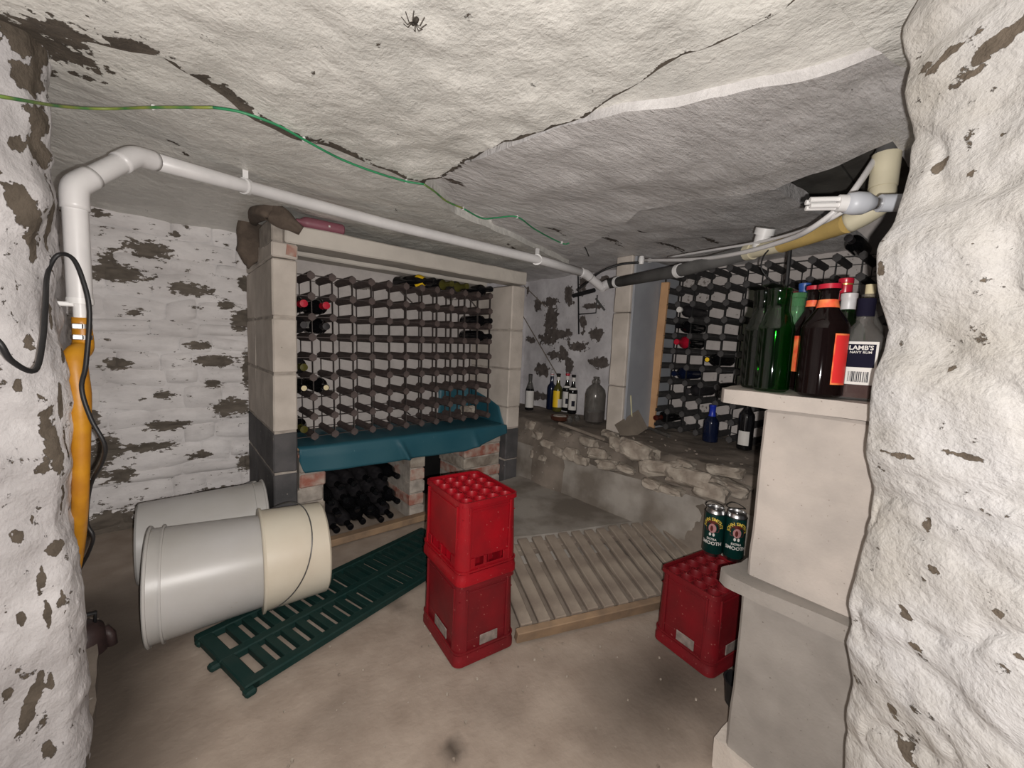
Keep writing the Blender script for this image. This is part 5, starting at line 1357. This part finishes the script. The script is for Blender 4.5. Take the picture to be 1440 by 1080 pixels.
dr = (t1-t0)/np.linalg.norm(t1-t0)
MB().tube([t1, t1+dr*.022], .031, 20).build('cap', 'white_pl', te, smooth=True)
cdt = smooth_path([dp(1246, 190, 1.06), dp(1236, 214, 1.03), dp(1208, 258, 1.00), dp(1180, 292, 1.02), dp(1140, 322, 1.08), dp(1105, 338, 1.20), dp(1040, 356, 1.42), dp(975, 365, 1.72), dp(905, 366, 2.1)], 6)
tag(MB().tube(cdt, .0075, 10).build('white_cable', 'pvc', None, smooth='all'), 'thick white cable hanging in a curve from the hole along the lagged pipe', 'cable')
cdt = smooth_path([dp(1195, 292, 1.0), dp(1160, 312, 1.06), dp(1110, 330, 1.25), dp(1060, 342, 1.42), dp(1000, 352, 1.65), dp(940, 362, 1.95)], 6)
tag(MB().tube(cdt, .005, 8).build('white_cable', 'pvc', None, smooth='all'), 'thinner white cable running just above the lagged pipe', 'cable')
jb = at(902, 366, 'z', 1.46); jb = dp(902, 366, 2.1)
t = thing('cable_connector', 'small white cable connector at the end of the thick white cable', 'connector', jb)
MB().lathe([(.0005, -.02), (.012, -.02), (.016, 0), (.012, .02), (.0005, .02)], 12).build('body', 'white_pl', t, smooth=True)
MB().cbox((.03, -.03, 0), (.02, .02, .02), .004).build('plug', 'white_pl', t)
cdt = smooth_path([dp(900, 369, 2.1), dp(872, 372, 2.15), dp(845, 382, 2.2), dp(825, 398, 2.3), dp(812, 408, 2.5)], 6)
tag(MB().tube(cdt, .006, 8).build('black_cable', 'black', None, smooth='all'), 'black cable hanging from the white connector to the alcove bracket', 'cable')
cdt = smooth_path([dp(1082, 350, 1.36), dp(1073, 362, 1.36), dp(1071, 378, 1.36), dp(1083, 393, 1.36), dp(1100, 402, 1.36)], 6)
tag(MB().tube(cdt, .0025, 6).build('black_cable', 'black', None, smooth='all'), 'thin black cable dangling from the pipe cap towards the bottles', 'cable')
stick('iron_rod', 'upright dark iron rod between the yellow taped pipe and the right rack', 'rod', [dp(1112, 343, 1.335), dp(1106, 405, 1.36)], .006, 'black')
# compact fluorescent lamp on its holder
lp = thing('fluorescent_lamp', 'unlit white stick lamp in a grey holder poking out beside the rough wall', 'lamp', (0, 0, 0))
TL = .84
pa = dp(1136, 287, TL); pb2 = dp(1178, 286, TL-.012); pc = dp(1190, 286, TL-.016); pd = dp(1216, 286, TL-.022); pe2 = dp(1230, 286, TL-.026); pf2 = dp(1330, 284, TL-.05)
for oy in (-.0062, .0062):
    for oz in (-.0062, .0062):
        off = _U*oy+_F*oz
        MB().tube([pa+off, pb2+off], .0052, 10).build('tube', 'white_pl', lp, smooth=True)
MB().tube([pb2, pc], .0165, 18).build('lamp_collar', 'white_pl', lp, smooth=True)
MB().tube([pc, pc*.5+pd*.5, pd, pe2], [.019, .022, .021, .012], 20).build('ballast', 'lampwhite', lp, smooth='all')
MB().tube([pe2, pe2*.9+pf2*.1], .011, 14).build('screw_base', 'steel', lp, smooth=True)
MB().tube([pe2*.93+pf2*.07, pf2], .0165, 18).build('holder', 'lampwhite', lp, smooth=True)

# ------------------------------------------------------------------ sump pump, kerb, spider, bits
pp = dp(112, 868, 1.10)
pu = thing('sump_pump', 'dark brown sump pump at the foot of the orange hose', 'pump', (*at(112, 872, 'z', .10)[:2], -.235))
MB().lathe([(.05, 0), (.06, .01), (.06, .26), (.052, .30), (.03, .318), (.0005, .32)], 20).build('body', 'pump', pu, smooth=True)
MB().tube([(.03, 0, .30), (.035, 0, .345), (-.035, 0, .345), (-.03, 0, .30)], .006, 8).build('handle', 'black', pu, smooth='all')
MB().tube([(.05, .01, .28), (.065, .0, .26), (.07, 0, .20)], .014, 10).build('float_switch', 'pump', pu, smooth='all')
kb = thing('kerb_stone', 'low dark kerb stone on the floor by the sump at the left wall', 'kerb', (0, 0, 0))
solid_patch('stone', 'ledge', [tuple(at(x, y, 'z', .03)[:2]) for x, y in ((127, 868), (110, 990), (107, 1030), (120, 1062), (133, 1000), (139, 870))], -0.03, 0.03, kb, step=0.03, amp=0.006, fr=14)
bl = at(1029, 985, 'z', .02)
bo = thing('black_pot', 'black rounded plastic pot peeping out from behind the near pillar foot', 'pot', (bl[0]+.025, bl[1]-.01, 0.0))
MB().lathe([(.028, 0), (.036, .004), (.042, .07), (.044, .072), (.040, .072), (.034, .008), (.0005, .007)], 20).build('shell', 'black', bo, smooth=True)
sp = at(585, 28, 'z', 1.495)
spd = thing('spider', 'small dark spider clinging to the bright ceiling slab near the top', 'spider', (sp[0], sp[1], 1.494))
bmx = MB().lathe([(.0004, -.006), (.003, -.0045), (.0042, 0), (.003, .005), (.0004, .0065)], 10, Matrix.Rotation(PI/2, 4, 'X'))
bmx.lathe([(.0004, -.004), (.0024, -.002), (.0026, .001), (.0004, .004)], 10, Matrix.Translation((0, .009, 0)) @ Matrix.Rotation(PI/2, 4, 'X')).build('body', 'spider', spd, smooth='all')
for s_ in (-1, 1):
    for k_ in range(4):
        a_ = (-.9+k_*.6)
        MB().tube([(s_*.002, .006, 0), (s_*.010*math.cos(a_), .006+.010*math.sin(a_), -.006), (s_*.019*math.cos(a_*1.2), .006+.020*math.sin(a_*1.2), .003)], .0006, 5).build('leg', 'spider', spd)
stick('wood_strip', 'thin pale strip stuck in the joint above the back wall', 'strip', [at(318, 285, 'v', 2.60), at(362, 291, 'v', 2.60)], .004, 'paper')
gm = MB(); rg_ = random.Random(11)
for i in range(120):
    x_, y_ = rg_.uniform(0.1, 1.4), rg_.uniform(.4, 1.3); s_ = rg_.uniform(.002, .006)
    gm.box((x_, y_, .000), (s_, s_, s_), Matrix.Rotation(rg_.uniform(0, 3), 3, 'Z'))
tag(gm.build('floor_grit', 'rubble'), 'scattered grit on the cellar floor', 'grit', kind='stuff')
